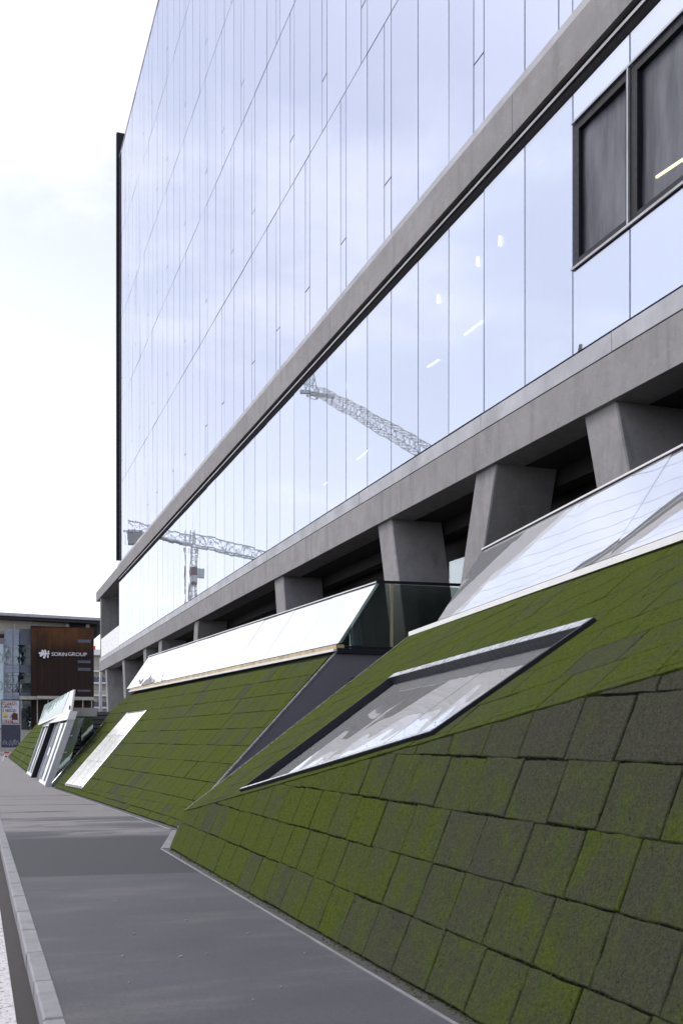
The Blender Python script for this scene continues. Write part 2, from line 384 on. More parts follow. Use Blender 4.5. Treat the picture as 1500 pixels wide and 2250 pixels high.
def minus(poly, hole, grow):
    e = edges(hole, grow); out = []; rest = poly
    for a, b, c in e:
        o = clip(rest, -a, -b, -c)
        if len(o) >= 3 and abs(area(o)) > 1e-4: out.append(o)
        rest = clip(rest, a, b, c)
        if len(rest) < 3: break
    return out
class Facet:
    def __init__(s, o, ex, up):
        s.o = V(o); s.ex = V(ex).normalized(); u = V(up); s.n = s.ex.cross(u).normalized()
        if s.n.z < 0: s.n = -s.n
        s.ey = s.n.cross(s.ex).normalized()
        if s.ey.z < 0: s.ey = -s.ey
    def p(s, x, y, h=0.0): return s.o + s.ex * x + s.ey * y + s.n * h
    def loc(s, P): d = V(P) - s.o; return (d.dot(s.ex), d.dot(s.ey))
def tile_polys(poly, rows, w, holes=(), gap=0.0045, rnd=R, x_from=None, x_to=None):
    e = edges(poly, -gap)
    xs = [p[0] for p in poly]; x0 = min(xs) - w if x_from is None else x_from; x1 = max(xs) + w if x_to is None else x_to
    out = []
    for r in range(len(rows) - 1):
        y0, y1 = rows[r], rows[r + 1]
        x = x0 - rnd.uniform(0, w)
        while x < x1:
            ww = w * rnd.choice((1, 1, 1, 0.92, 1.06)); g = gap * rnd.uniform(0.55, 1.3)
            sh = rnd.uniform(-0.006, 0.006)
            q = [(x + g, y0 + gap + sh), (x + ww - g, y0 + gap + sh), (x + ww - g, y1 - gap * 0.6 + sh), (x + g, y1 - gap * 0.6 + sh)]
            q = inside(q, e)
            if q:
                ps = [q]
                for h in holes:
                    ps = [z for a in ps for z in minus(a, h, gap)]
                for z in ps:
                    if abs(area(z)) > 0.004: out.append((r, x + ww / 2, z))
            x += ww
    return out
def tile_geo(F, poly, thick, rnd):
    if area(poly) < 0: poly = poly[::-1]
    # ragged outline
    pts = []; n = len(poly)
    for i in range(n):
        p, q = poly[i], poly[(i + 1) % n]; l = math.hypot(q[0] - p[0], q[1] - p[1]); k = max(1, min(5, int(l / 0.09)))
        for j in range(k):
            s = j / k; jx = rnd.uniform(-0.0055, 0.0055); jy = rnd.uniform(-0.0055, 0.0055)
            pts.append((p[0] + (q[0] - p[0]) * s + jx, p[1] + (q[1] - p[1]) * s + jy))
    cx = sum(p[0] for p in pts) / len(pts); cy = sum(p[1] for p in pts) / len(pts)
    m = len(pts); v = []
    tx, ty = rnd.uniform(-0.004, 0.004), rnd.uniform(-0.005, 0.005); th = thick + rnd.uniform(-0.003, 0.003)
    for x, y in pts: v.append(F.p(x, y, 0.0))
    for x, y in pts: v.append(F.p(x, y, th * 0.72 + (x - cx) * tx + (y - cy) * ty))
    for x, y in pts:
        d = math.hypot(x - cx, y - cy) or 1; ins = min(0.009, d * 0.3)
        v.append(F.p(x + (cx - x) / d * ins, y + (cy - y) / d * ins, th + (x - cx) * tx + (y - cy) * ty))
    f = []
    for i in range(m):
        j = (i + 1) % m
        f.append((i, j, m + j, m + i)); f.append((m + i, m + j, 2 * m + j, 2 * m + i))
    f.append(tuple(range(2 * m, 3 * m)))
    return v, f
def proj_area(F, poly):
    P = []
    for x, y in poly:
        q = F.p(x, y) - V((0, 0, EYE)); z = q.x * ST + q.y * CT
        if z < 0.8: return 0.0
        u, w_ = (q.x * CT - q.y * ST) / z * 2300 + 750, 1622 - q.z / z * 2300
        P.append((u, w_))
    if all(u > 1520 for u, w_ in P) or all(w_ > 2270 for u, w_ in P): return 0.0
    return abs(area(P))
def lay_tiles(parent, jobs, thick, mossf, limit=300, seed=1, all_stuff=False):
    """jobs: (facet, polys). The largest in view become single tiles, the rest one part"""
    rnd = random.Random(seed); items = []
    for F, polys in jobs:
        for r, cx, p in polys: items.append((proj_area(F, p), F, r, p))
    items.sort(key=lambda a: -a[0])
    rest_v, rest_f, rest_m, rest_s = [], [], [], []
    for k, (ar, F, r, p) in enumerate(items):
        v, f = tile_geo(F, p, thick, rnd); c = sum((V(x) for x in v), V()) / len(v)
        mo, sd = mossf(F, c, rnd), rnd.random()
        if k < limit and ar > 0 and not all_stuff:
            me = mesh('moss_tile', v, f)
            for nm, val in (('moss', mo), ('seed', sd)):
                a = me.attributes.new(nm, 'FLOAT', 'POINT'); a.data.foreach_set('value', [val] * len(v))
            o = add('moss_tile', me, M['moss'], parent); o.matrix_parent_inverse = Matrix.Translation(-V(parent_loc(parent)))
        else:
            b = len(rest_v); rest_v += v; rest_f += [tuple(b + i for i in q) for q in f]; rest_m += [mo] * len(v); rest_s += [sd] * len(v)
    if rest_v:
        me = mesh('moss_tiles', rest_v, rest_f)
        for nm, val in (('moss', rest_m), ('seed', rest_s)):
            a = me.attributes.new(nm, 'FLOAT', 'POINT'); a.data.foreach_set('value', val)
        o = add('moss_tiles', me, M['moss'], parent); o.matrix_parent_inverse = Matrix.Translation(-V(parent_loc(parent))); o['kind'] = 'stuff'
def bed(parent, F, poly, holes, name='tile_bed'):
    m = MB(); ps = [poly]
    for h in holes: ps = [z for a in ps for z in minus(a, h, -0.01)]
    for z in ps:
        if area(z) < 0: z = z[::-1]
        q = [F.p(x, y) for x, y in z]; m.quad(*q)
    return m.build(name, M['bed'], parent)
from mathutils import noise as mnoise
def field(c, s, o): return mnoise.noise(V((c.x * s + o, c.y * s, c.z * s * 1.5)))

# ---------------------------------------------------------------- near plinth
YE, YN = 15.0, -1.5                     # far end, near end (out of the frame)
near = empty('mossy_plinth', (4.2, 10, 0))
tag(near, 'large mossy stone-tiled sloping plinth nearest the camera, with a big dark-framed skylight', 'plinth', 'sloping moss-tiled plinths')
A = V((2.871, 15, .53)); C = V((3.461, 4.54, 1.947)); P1 = V((6.42, 15, 3.2))
Ff = Facet((2.65, YE, 0), (0, -1, 0), (1 / 2.4, 0, 1))
Lx = YE - YN; ca = Ff.loc(A); cs = (Ff.loc(C)[1] - ca[1]) / (Ff.loc(C)[0] - ca[0]); cyN = ca[1] + cs * Lx
polyF = [(0, 0.012), (Lx, 0.012), (Lx, cyN), (0, ca[1])]
Fu = Facet(A, C - A, P1 - A)
crN = Ff.p(Lx, cyN)
def strip1(y): return V((6.42 - (15 - y) * 0.1286, y, 3.2))
# top edge of the upper slope, kept inside its plane
def on_upper(x, y): return A.z - ((x - A.x) * Fu.n.x + (y - A.y) * Fu.n.y) / Fu.n.z
TN = V((strip1(YN).x, YN, on_upper(strip1(YN).x, YN)))
polyU = [(0, 0), Fu.loc(crN), Fu.loc(TN), Fu.loc(P1)]
SKY1 = [(2.55, .087), (7.68, .08), (8.46, 1.36), (3.35, 2.33)]
rowsF = [0.012, .41, .80, 1.19, 1.585, 1.99, 2.39, 2.79, 3.2]
rowsU = [-0.02, .40, .76, 1.12, 1.51, 1.91, 2.33, 2.73, 3.12, 3.52, 3.92, 4.32, 4.72]
rt = random.Random(5)
tF = tile_polys(polyF, rowsF, 0.55, rnd=rt)
tU = tile_polys(polyU, rowsU, 0.60, [SKY1], gap=0.004, rnd=rt)
def moss1(F, c, rnd):
    if F is Ff:
        k = 0.64 + field(c, 0.8, 3.1) * 0.34 + rnd.uniform(-0.09, 0.09) + min(0.18, max(-0.30, (c.y - 8.2) * 0.055)) - max(0, c.z - 1.0) * 0.40
        if rnd.random() < 0.10 or (c.z > 1.35 and c.y < 6.5): k -= 0.28
        return k
    k = 0.86 + field(c, 0.7, 9.0) * 0.35 + rnd.uniform(-0.15, 0.12)
    if rnd.random() < 0.10: k -= 0.30
    return k
bed(near, Ff, polyF, []); bed(near, Fu, polyU, [SKY1])
lay_tiles(near, [(Ff, tF), (Fu, tU)], 0.022, moss1, 300, 21)
def tufts(parent, jobs, n, seed, name='moss_tufts'):
    rnd = random.Random(seed); v, f, mo = [], [], []
    pool = [(F, p, max(0.0, proj_area(F, p))) for F, ps in jobs for _, _, p in ps]
    pool = [q for q in pool if q[2] > 60]; wts = [min(q[2], 9000) for q in pool]
    for F, p, _ in rnd.choices(pool, wts, k=n):
        i = rnd.randrange(len(p)); a, b = p[i], p[(i + 1) % len(p)]
        if abs(b[0] - a[0]) < abs(b[1] - a[1]) and rnd.random() < 0.45: continue
        s_ = rnd.random(); x = a[0] + (b[0] - a[0]) * s_ + rnd.gauss(0, .004); y = a[1] + (b[1] - a[1]) * s_ + rnd.gauss(0, .004)
        r = rnd.uniform(.004, .011); h = rnd.uniform(.004, .012); k = len(v); a0 = rnd.uniform(0, 6)
        for q in range(5): v.append(F.p(x + r * math.cos(a0 + q * 1.257) * rnd.uniform(.7, 1.4), y + r * math.sin(a0 + q * 1.257) * rnd.uniform(.6, 1.1), .010))
        v.append(F.p(x, y, .017 + h)); f += [(k + q, k + (q + 1) % 5, k + 5) for q in range(5)]; mo += [rnd.uniform(-0.1, 0.6)] * 6
    me = mesh(name, v, f)
    for nm, val in (('moss', mo), ('seed', [0.3] * len(v))):
        at_ = me.attributes.new(nm, 'FLOAT', 'POINT'); at_.data.foreach_set('value', val)
    o = add(name, me, M['moss'], parent); o.matrix_parent_inverse = Matrix.Translation(-V(parent_loc(parent))); o['kind'] = 'stuff'
tufts(near, [(Ff, tF), (Fu, tU)], 2600, 77)
# solid end walls
def endwall(y, P, name='end_wall', off=0.05):
    return MB().slab([V(p) for p in P], (0, off, 0)).build(name, M['clad'], near)
endwall(YE, [(2.66, YE, 0), (9.0, YE, 0), (9.0, YE, 3.1), (6.40, YE, 3.1), (A.x, YE, A.z - .01)])
one('edge_trim', M['aluminium'], near, 'bar', Fu.p(-0.01, 0.0, 0.02) + V((0, 0.012, 0)), P1 + V((0, 0.012, 0.02)), 0.008, 0.02)
one('edge_trim', M['aluminium'], near, 'bar', V((2.65, YE + 0.012, 0)), A + V((0, 0.012, 0.0)), 0.008, 0.015)
# terrace floor and layered edge under the guard
def strip_box(name, mat, parent, f, y0, y1, a, b, z0, z1):
    """a box that follows the terrace edge line f(y), from offset a to b"""
    p = f(y0); q = f(y1)
    MB().hexa([(p.x + a, y0, z0), (p.x + b, y0, z0), (q.x + b, y1, z0), (q.x + a, y1, z0), (p.x + a, y0, z1), (p.x + b, y0, z1), (q.x + b, y1, z1), (q.x + a, y1, z1)]).build(name, mat, parent)
def guard(parent, f, ys, b_off, t_off, z0, z1, top=True):
    """leaning glass guard along the edge line f"""
    for i in range(len(ys) - 1):
        y0, y1 = ys[i], ys[i + 1]; g = 0.008
        p, q = f(y0 + g), f(y1 - g); j = R.uniform(-0.006, 0.006)
        a = V((p.x + b_off, y0 + g, z0)); b = V((q.x + b_off, y1 - g, z0)); c = V((q.x + t_off + j, y1 - g, z1)); d = V((p.x + t_off + R.uniform(-0.006, 0.006), y0 + g, z1))
        nrm = (b - a).cross(d - a).normalized(); 
        if nrm.x > 0: nrm = -nrm
        n_ = 7; m = MB(); vs_ = []
        MB().slab([a, b, c, d], -nrm * 0.016).build('guard_pane', M['guard'], parent)
    p, q = f(ys[0]), f(ys[-1])
    one('guard_rail', M['white_metal'], parent, 'bar', (p.x + t_off + .005, ys[0], z1 + 0.018), (q.x + t_off + .005, ys[-1], z1 + 0.018), 0.06, 0.022)
    one('rail_channel', M['dark_metal'], parent, 'bar', (p.x + t_off + .012, ys[0], z1 - 0.008), (q.x + t_off + .012, ys[-1], z1 - 0.008), 0.04, 0.026)
strip_box('terrace_floor', M['concrete_shaded'], near, strip1, YN, YE - .02, 0.05, 3.4, 3.02, 3.12)
strip_box('edge_flashing', M['white_metal'], near, strip1, YN, YE + .02, -0.06, 0.10, 3.185, 3.25)
strip_box('edge_strip', M['brass'], near, strip1, YN, 14.2, 0.055, 0.19, 3.252, 3.285)
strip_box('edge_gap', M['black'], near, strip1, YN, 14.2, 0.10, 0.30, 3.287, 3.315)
guard(near, strip1, [14.56, 13.10, 11.02, 8.93, 6.84, 4.75, 2.66, 0.57, -1.5], 0.24, 1.05, 3.318, 4.5)
# skylight of the near plinth
def skylight(parent, F, q, rim_h, depth, inset, panes, glassmat, name='skylight'):
    sk = empty(name, F.p(*q[0])); sk.parent = parent; sk.matrix_parent_inverse = Matrix.Translation(-V(parent_loc(parent)))
    cx = sum(a[0] for a in q) / 4; cy = sum(a[1] for a in q) / 4
    e = edges(q, 0)
    def off(ds):
        # offset each edge inward by ds[i], intersect neighbours
        L = [(a, b, c - d) for (a, b, c), d in zip(e, ds)]; out = []
        for i in range(4):
            a1, b1, c1 = L[i - 1]; a2, b2, c2 = L[i]; D = a1 * b2 - a2 * b1
            out.append(((c1 * b2 - c2 * b1) / D, (a1 * c2 - a2 * c1) / D))
        return out
    qi = off(inset)
    names = ('sill', 'jamb', 'head', 'jamb')
    for i in range(4):
        j = (i + 1) % 4
        m = MB().hexa([F.p(*q[i], -0.02), F.p(*q[j], -0.02), F.p(*qi[j], -0.02), F.p(*qi[i], -0.02), F.p(*q[i], rim_h), F.p(*q[j], rim_h), F.p(*qi[j], rim_h), F.p(*qi[i], rim_h)])
        m.build('rim_' + names[i], M['dark_metal'], sk)
        # deep reveal
        m = MB().hexa([F.p(*q[i], -depth), F.p(*q[j], -depth), F.p(*qi[j], -depth), F.p(*qi[i], -depth), F.p(*q[i], -0.021), F.p(*q[j], -0.021), F.p(*qi[j], -0.021), F.p(*qi[i], -0.021)])
        m.build('reveal', M['dark_metal'], sk)
        # metal cap lying on the rim
        if i in (0, 2):
            wq = off([0.004 if k == i else (0.0 if k % 2 == 0 else 0.02) for k in range(4)]); wi = off([(0.10 if i == 2 else 0.03) if k == i else 0.02 for k in range(4)])
            m = MB().hexa([F.p(*wq[i], rim_h + .001), F.p(*wq[j], rim_h + .001), F.p(*wi[j], rim_h + .001), F.p(*wi[i], rim_h + .001), F.p(*wq[i], rim_h + .006), F.p(*wq[j], rim_h + .006), F.p(*wi[j], rim_h + .006), F.p(*wi[i], rim_h + .006)])
            m.build('rim_cap', M['aluminium'], sk)
    L = lambda a, b, s: (a[0] + (b[0] - a[0]) * s, a[1] + (b[1] - a[1]) * s)
    for k in range(panes):
        s0, s1 = k / panes + 0.002, (k + 1) / panes - 0.002
        P = [L(qi[0], qi[1], s0), L(qi[0], qi[1], s1), L(qi[3], qi[2], s1), L(qi[3], qi[2], s0)]
        dj = R.uniform(-0.004, 0.004)
        MB().slab([F.p(*P[0], -depth + .04), F.p(*P[1], -depth + .04 + dj), F.p(*P[2], -depth + .04), F.p(*P[3], -depth + .04 - dj)], F.n * 0.012).build('pane', glassmat, sk)
    # back plate keeps the shaft dark
    MB().slab([F.p(*a, -depth - 0.25) for a in qi], F.n * 0.01).build('shaft', M['room'], sk)
    return sk
skylight(near, Fu, SKY1, 0.055, 0.10, (0.05, 0.04, 0.10, 0.04), 3, M['sky_glass'])

# ---------------------------------------------------------------- second plinth
sec = empty('mossy_plinth', (4.5, 26, 0))
tag(sec, 'second mossy plinth, with a narrow pale skylight strip and grey metal end wall', 'plinth', 'sloping moss-tiled plinths')
B0 = V((3.363, 18.318, 0)); B1 = V((2.42, 34.87, 0)); T0 = V((6.306, 18.392, 3.206))
F2 = Facet(B0, B1 - B0, T0 - B0)
poly2 = [(0, 0.012), (16.45, 0.012), (19.55, 3.5), (19.05, 4.12), (18.3, 4.352), (-0.09, 4.352)]
SKY2 = [(11.73, .25), (14.89, .195), (15.62, 3.24), (12.84, 3.25)]
rows2 = [0.012] + [0.17 + 0.447 * k for k in range(10)]
t2 = tile_polys(poly2, rows2, 0.56, [SKY2], gap=0.006, rnd=rt)
def moss2(F, c, rnd):
    k = 0.82 + field(c, 0.45, 5.0) * 0.30 + rnd.uniform(-0.16, 0.14)
    if rnd.random() < 0.10: k -= 0.38
    return k
bed(sec, F2, poly2, [SKY2]); lay_tiles(sec, [(F2, t2)], 0.022, moss2, 300, 33)
def strip2(y): return V((6.306 + (y - 18.392) * (5.16 - 6.306) / (36.6 - 18.392), y, 3.2))
# metal end wall with inset panel
n2 = V((0.045, -1, 0)).normalized()
ew = [V((3.36, 18.30, 0)), V((9.2, 18.30, 0)), V((9.2, 18.30, 3.16)), V((6.29, 18.30, 3.16))]
MB().slab(ew, (0, 0.06, 0)).build('end_wall', M['clad'], sec)
ei = [V((4.55, 18.297, .45)), V((9.0, 18.297, .45)), V((9.0, 18.297, 2.72)), V((6.63, 18.297, 2.72))]
MB().slab(ei, (0, -0.004, 0)).build('inset_panel', M['clad_in'], sec)
for i in range(4):
    a, b = ei[i], ei[(i + 1) % 4]; one('panel_groove', M['black'], sec, 'bar', a - V((0, .004, 0)), b - V((0, .004, 0)), 0.014, 0.014)
one('edge_trim', M['aluminium'], sec, 'bar', B0 + V((0, -.03, 0.02)), V((6.29, 18.29, 3.18)), 0.02, 0.03)
MB().box(6.30, 9.2, 18.20, 18.36, 3.165, 3.26).build('end_curb', M['dark_metal'], sec)
MB().box(6.42, 9.2, 18.24, 18.34, 3.275, 3.31).build('end_curb', M['dark_metal'], sec)
strip_box('terrace_floor', M['concrete_shaded'], sec, strip2, 18.4, 37.2, 0.05, 3.2, 3.02, 3.12)
strip_box('edge_flashing', M['white_metal'], sec, strip2, 18.25, 36.9, -0.08, 0.06, 3.20, 3.245)
strip_box('edge_strip', M['brass'], sec, strip2, 18.23, 36.9, -0.035, 0.12, 3.247, 3.325)
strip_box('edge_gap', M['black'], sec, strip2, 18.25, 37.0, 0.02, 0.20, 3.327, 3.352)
guard(sec, strip2, [18.36 + 2.17 * i for i in range(10)], 0.05, 0.83, 3.355, 4.52)
# glass return at the near end of the terrace, with its rail and post
GY = 18.30
MB().slab([V((6.40, GY, 3.32)), V((7.37, GY, 3.32)), V((7.37, GY, 4.50)), V((7.16, GY, 4.50))], (0, 0.012, 0)).build('return_pane', M['side_glass'], sec)
MB().slab([V((7.44, GY, 3.32)), V((9.2, GY, 3.32)), V((9.2, GY, 4.50)), V((7.44, GY, 4.50))], (0, 0.012, 0)).build('return_pane', M['side_glass'], sec)
one('guard_rail', M['dark_metal'], sec, 'bar', (7.10, GY, 4.53), (9.2, GY, 4.56), 0.05, 0.05)
one('rail_post', M['post'], sec, 'box', 7.38, 7.43, GY - .02, GY + .04, 3.31, 4.50)
one('guard_edge', M['green_glass'], sec, 'bar', (6.37, GY + .01, 3.34), (7.13, GY + .01, 4.50), 0.02, 0.05)
# flat skylight strip
sk2 = empty('skylight', F2.p(*SKY2[0])); sk2.parent = sec; sk2.matrix_parent_inverse = Matrix.Translation(-V(parent_loc(sec)))
sk2['label'] = 'narrow pale flat skylight strip running up the slope'
M['strip_glass'] = simple('white_translucent_sheet', (0.82, 0.82, 0.80), 0.22, 0.0, var=0.06, scale=1.5)
MB().slab([F2.p(*a, -0.01) for a in SKY2], F2.n * 0.012).build('backing', M['white_metal'], sk2)
for k in range(3):
    s0, s1 = k / 3 + 0.008, (k + 1) / 3 - 0.008
    L = lambda a, b, s: (a[0] + (b[0] - a[0]) * s, a[1] + (b[1] - a[1]) * s)
    for v0, v1 in ((0.012, 0.32), (0.325, 0.66), (0.665, 0.985)):
        a0, a1 = L(SKY2[0], SKY2[3], v0), L(SKY2[0], SKY2[3], v1); b0, b1 = L(SKY2[1], SKY2[2], v0), L(SKY2[1], SKY2[2], v1)
        P = [L(a0, b0, s0), L(a0, b0, s1), L(a1, b1, s1), L(a1, b1, s0)]
        MB().slab([F2.p(*a, 0.028) for a in P], F2.n * 0.01).build('pane', M['strip_glass'], sk2)
for i in range(4):
    one('frame', M['aluminium'], sk2, 'bar', F2.p(*SKY2[i], 0.025), F2.p(*SKY2[(i + 1) % 4], 0.025), 0.03, 0.04)

# ---------------------------------------------------------------- far plinth
far = empty('mossy_plinth', (3, 70, 0))
tag(far, 'small bright green mossy plinth far down the pavement beyond the glass entrance', 'plinth', 'sloping moss-tiled plinths')
F3 = Facet((2.28, 48.3, 0), (0.36, 43.7, 0), (0.643, 0, 0.766))
poly3 = [(0, 0.012), (43.6, 0.012), (43.6, 3.7), (0, 3.05)]
t3 = tile_polys(poly3, [0.012] + [0.30 + 0.45 * k for k in range(9)], 0.9, gap=0.022, rnd=rt)
bed(far, F3, poly3, []); lay_tiles(far, [(F3, t3)], 0.04, lambda F, c, r: 0.98 + r.uniform(-.12, .12), 0, 44, True)
one('expansion_strip', M['clad'], far, 'bar', F3.p(17.0, 0, 0.045), F3.p(17.0, 3.2, 0.045), 0.16, 0.02)
MB().slab([V((2.64, 91.95, 0)), V((8, 91.95, 0)), V((8, 91.95, 2.8)), V((5.0, 91.95, 2.8))], (0, .05, 0)).build('end_wall', M['clad'], far)

# ---------------------------------------------------------------- drain channel at the foot of the slopes
mm, t = newmat('drain_grate'); p = pos(t)
wv = N(t, 'ShaderNodeTexWave', {'Vector': p, 'Scale': 9.0, 'Distortion': 0.0}, bands_direction='Y').outputs['Fac']
finish(t, prin(t, mixc(t, rng(t, wv, 0.35, 0.6), (0.03, 0.03, 0.032), (0.11, 0.11, 0.115)), 0.55, 0.3)); M['grate'] = mm
dr = empty('drainage_channel', (2.6, 10, 0)); tag(dr, 'narrow dark drainage channel with pale edging at the foot of the mossy slopes', 'drain')
runs = [((2.65, YN), (2.65, 15.09), 0.11), ((2.65, 15.09), (3.40, 18.20), 0.0), ((3.363, 18.2), (2.42, 34.9), 0.13), ((2.30, 48.4), (2.64, 92), 0.13)]
for (a, b, w_) in runs:
    if w_ == 0.0: continue
    MB().hexa([(a[0] - w_, a[1], -.02), (a[0] + .02, a[1], -.02), (b[0] + .02, b[1], -.02), (b[0] - w_, b[1], -.02), (a[0] - w_, a[1], .005), (a[0] + .02, a[1], .005), (b[0] + .02, b[1], .005), (b[0] - w_, b[1], .005)]).build('grate', M['grate'], dr)
    MB().hexa([(a[0] - w_ - .018, a[1], -.02), (a[0] - w_ - .001, a[1], -.02), (b[0] - w_ - .001, b[1], -.02), (b[0] - w_ - .018, b[1], -.02), (a[0] - w_ - .018, a[1], .009), (a[0] - w_ - .001, a[1], .009), (b[0] - w_ - .001, b[1], .009), (b[0] - w_ - .018, b[1], .009)]).build('channel_edge', M['flash'], dr)
m = MB(); rc = random.Random(12)
for k in range(900):
    y = 3.0 + 12 * rc.random() ** 1.4; x = 2.65 - abs(rc.gauss(0, .035)); r_ = rc.uniform(.004, .014); a0 = rc.uniform(0, 6); b0 = len(m.v)
    for q in range(5): m.v.append((x + r_ * math.cos(a0 + q * 1.257), y + r_ * 1.5 * math.sin(a0 + q * 1.257), .004))
    m.v.append((x, y, .006 + r_ * .7)); m.f += [(b0 + q, b0 + (q + 1) % 5, b0 + 5) for q in range(5)]
M['crumb'] = simple('moss_crumbs', (0.055, 0.06, 0.022), 0.95, var=0.5, scale=60, spec=0.1)
m.build('moss_crumbs', M['crumb'], dr)['kind'] = 'stuff'
# light steel grating that turns the corner between the two plinths
for k in range(6):
    x0 = 2.535 + k * 0.026
    MB().hexa([(x0, 15.10, -.01), (x0 + .018, 15.10, -.01), (x0 + .70, 18.0, -.01), (x0 + .682, 18.0, -.01), (x0, 15.10, .012), (x0 + .018, 15.10, .012), (x0 + .70, 18.0, .012), (x0 + .682, 18.0, .012)]).build('grating_bar', M['flash'], dr)

# ================================================================== THE GLASS OFFICE BUILDING
D = 7.8
zz = lambda r: EYE + r * D / CT                     # heights read off the facade
Z_SOF, Z_CON, Z_SILL = zz(.527), zz(.600), zz(.640)
Z_LT, Z_B0, Z_B1, Z_U = zz(1.080), zz(1.1135), zz(1.190), zz(1.2105)
FL = [Z_U, zz(1.746), zz(2.303), zz(2.866), zz(3.432), zz(4.010)]
W = 1.3375; Y0 = 12.603
grid = [Y0 + W * k for k in range(-8, 37)]
YEND = grid[-1]
off_b = empty('office_building', (12, 35, 0))
tag(off_b, 'long glass-fronted office block raised on slanted concrete columns above the mossy plinths', 'building')
B = off_b
def shared_pane(cache, w, h, th=0.02):
    key = (round(w, 3), round(h, 3))
    if key not in cache:
        m = MB().box(0, th, -w / 2, w / 2, -h / 2, h / 2); cache[key] = mesh('pane', m.v, m.f)
    return cache[key]
cache = {}
def pane(name, mat, y0, y1, z0, z1, x=D, tilt=0.06, g=0.014, cache_=None):
    w, h = y1 - y0 - 2 * g, z1 - z0 - 2 * g
    c = cache if cache_ is None else cache_
    me = shared_pane(c.setdefault(mat.name, {}), w, h)
    o = add(name, me, mat, B); o.matrix_parent_inverse = Matrix.Translation(-V(parent_loc(B)))
    o.location = (x, (y0 + y1) / 2, (z0 + z1) / 2)
    o.rotation_euler = (0, rad(R.gauss(0, tilt)), rad(R.gauss(0, tilt)))
    return o
# upper storeys
rp = random.Random(8)
NW = 0.37
first = {0, 2, 5, 7, 9, 11, 13, 16}
for s in range(5):
    z0, z1 = FL[s], FL[s + 1]
    nar = set(); k = rp.randint(0, 2)
    if s == 0:
        nar = {8 + q for q in first} | {6, 3, 1} | {26, 29, 31, 34, 36, 39, 41}
    else:
        while k < 44: nar.add(k); k += rp.choice((2, 2, 3, 3))
    for i in range(44):
        y0, y1 = grid[i], grid[i + 1]
        if i in nar:
            zb = z0 + (z1 - z0) * 0.26
            pane('vent_pane', M['pane'], y0, y0 + NW, z0, zb); pane('vent_pane', M['pane'], y0, y0 + NW, zb, z1); y0 += NW
        pane('pane', M['pane'], y0, y1, z0, z1)
    MB().box(D + 0.10, D + 0.16, grid[0], YEND, z0 + .02, z1 - .02).build('spandrel_backing', M['backing'], B)
    MB().box(D + 0.045, D + 0.099, grid[0], YEND, z1 - .05, z1 + .05).build('transom', M['mullion'], B)
    for y in grid: MB().box(D + 0.045, D + 0.098, y - .035, y + .035, z0 + .055, z1 - .055).build('mullion', M['mullion'], B) if s < 1 else None
for y in grid:                                        # continuous mullions of the upper storeys
    MB().box(D + 0.046, D + 0.097, y - .03, y + .03, FL[1] + .055, FL[5] - .02).build('mullion', M['mullion'], B)
MB().box(D - 0.01, D + 0.3, grid[0], YEND, FL[5] + .005, FL[5] + .16).build('parapet_cap', M['mullion'], B)
MB().box(D + 0.3, 26, grid[0], YEND - .02, Z_U, FL[5] - .1).build('core', M['room'], B)
MB().box(D - 0.14, D + 0.50, YEND + 0.03, YEND + 0.33, zz(1.235), zz(4.20)).build('corner_fin', M['dark_metal'], B)
# upper beam
XB = D - 0.07
YB = -42.0                                         # the block carried on unseen behind the camera to cut sky light
MB().box(XB + .03, D + .3, YB, YEND + .5, Z_B1 + .012, Z_U - .012).build('beam_flashing', M['flash'], B)
for a, b in ((YB, 14.2), (14.212, 22.9), (22.912, 38), (38.012, 54), (54.012, 72.2)):
    MB().box(XB, D + .6, a, b, Z_B0, Z_B1).build('upper_beam', M['concrete'], B)
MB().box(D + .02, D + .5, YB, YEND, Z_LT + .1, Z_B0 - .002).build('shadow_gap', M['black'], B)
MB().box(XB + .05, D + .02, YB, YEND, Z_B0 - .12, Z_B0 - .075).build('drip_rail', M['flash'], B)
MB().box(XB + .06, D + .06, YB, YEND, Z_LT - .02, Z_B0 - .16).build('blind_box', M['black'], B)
MB().box(D + .6, 26, YB, YEND, Z_LT + .1, Z_U - .02).build('floor_slab', M['concrete_shaded'], B)
MB().box(D + .6, 12, YEND + .02, 72.0, Z_B0 + .1, Z_U - .3).build('floor_slab', M['concrete'], B)
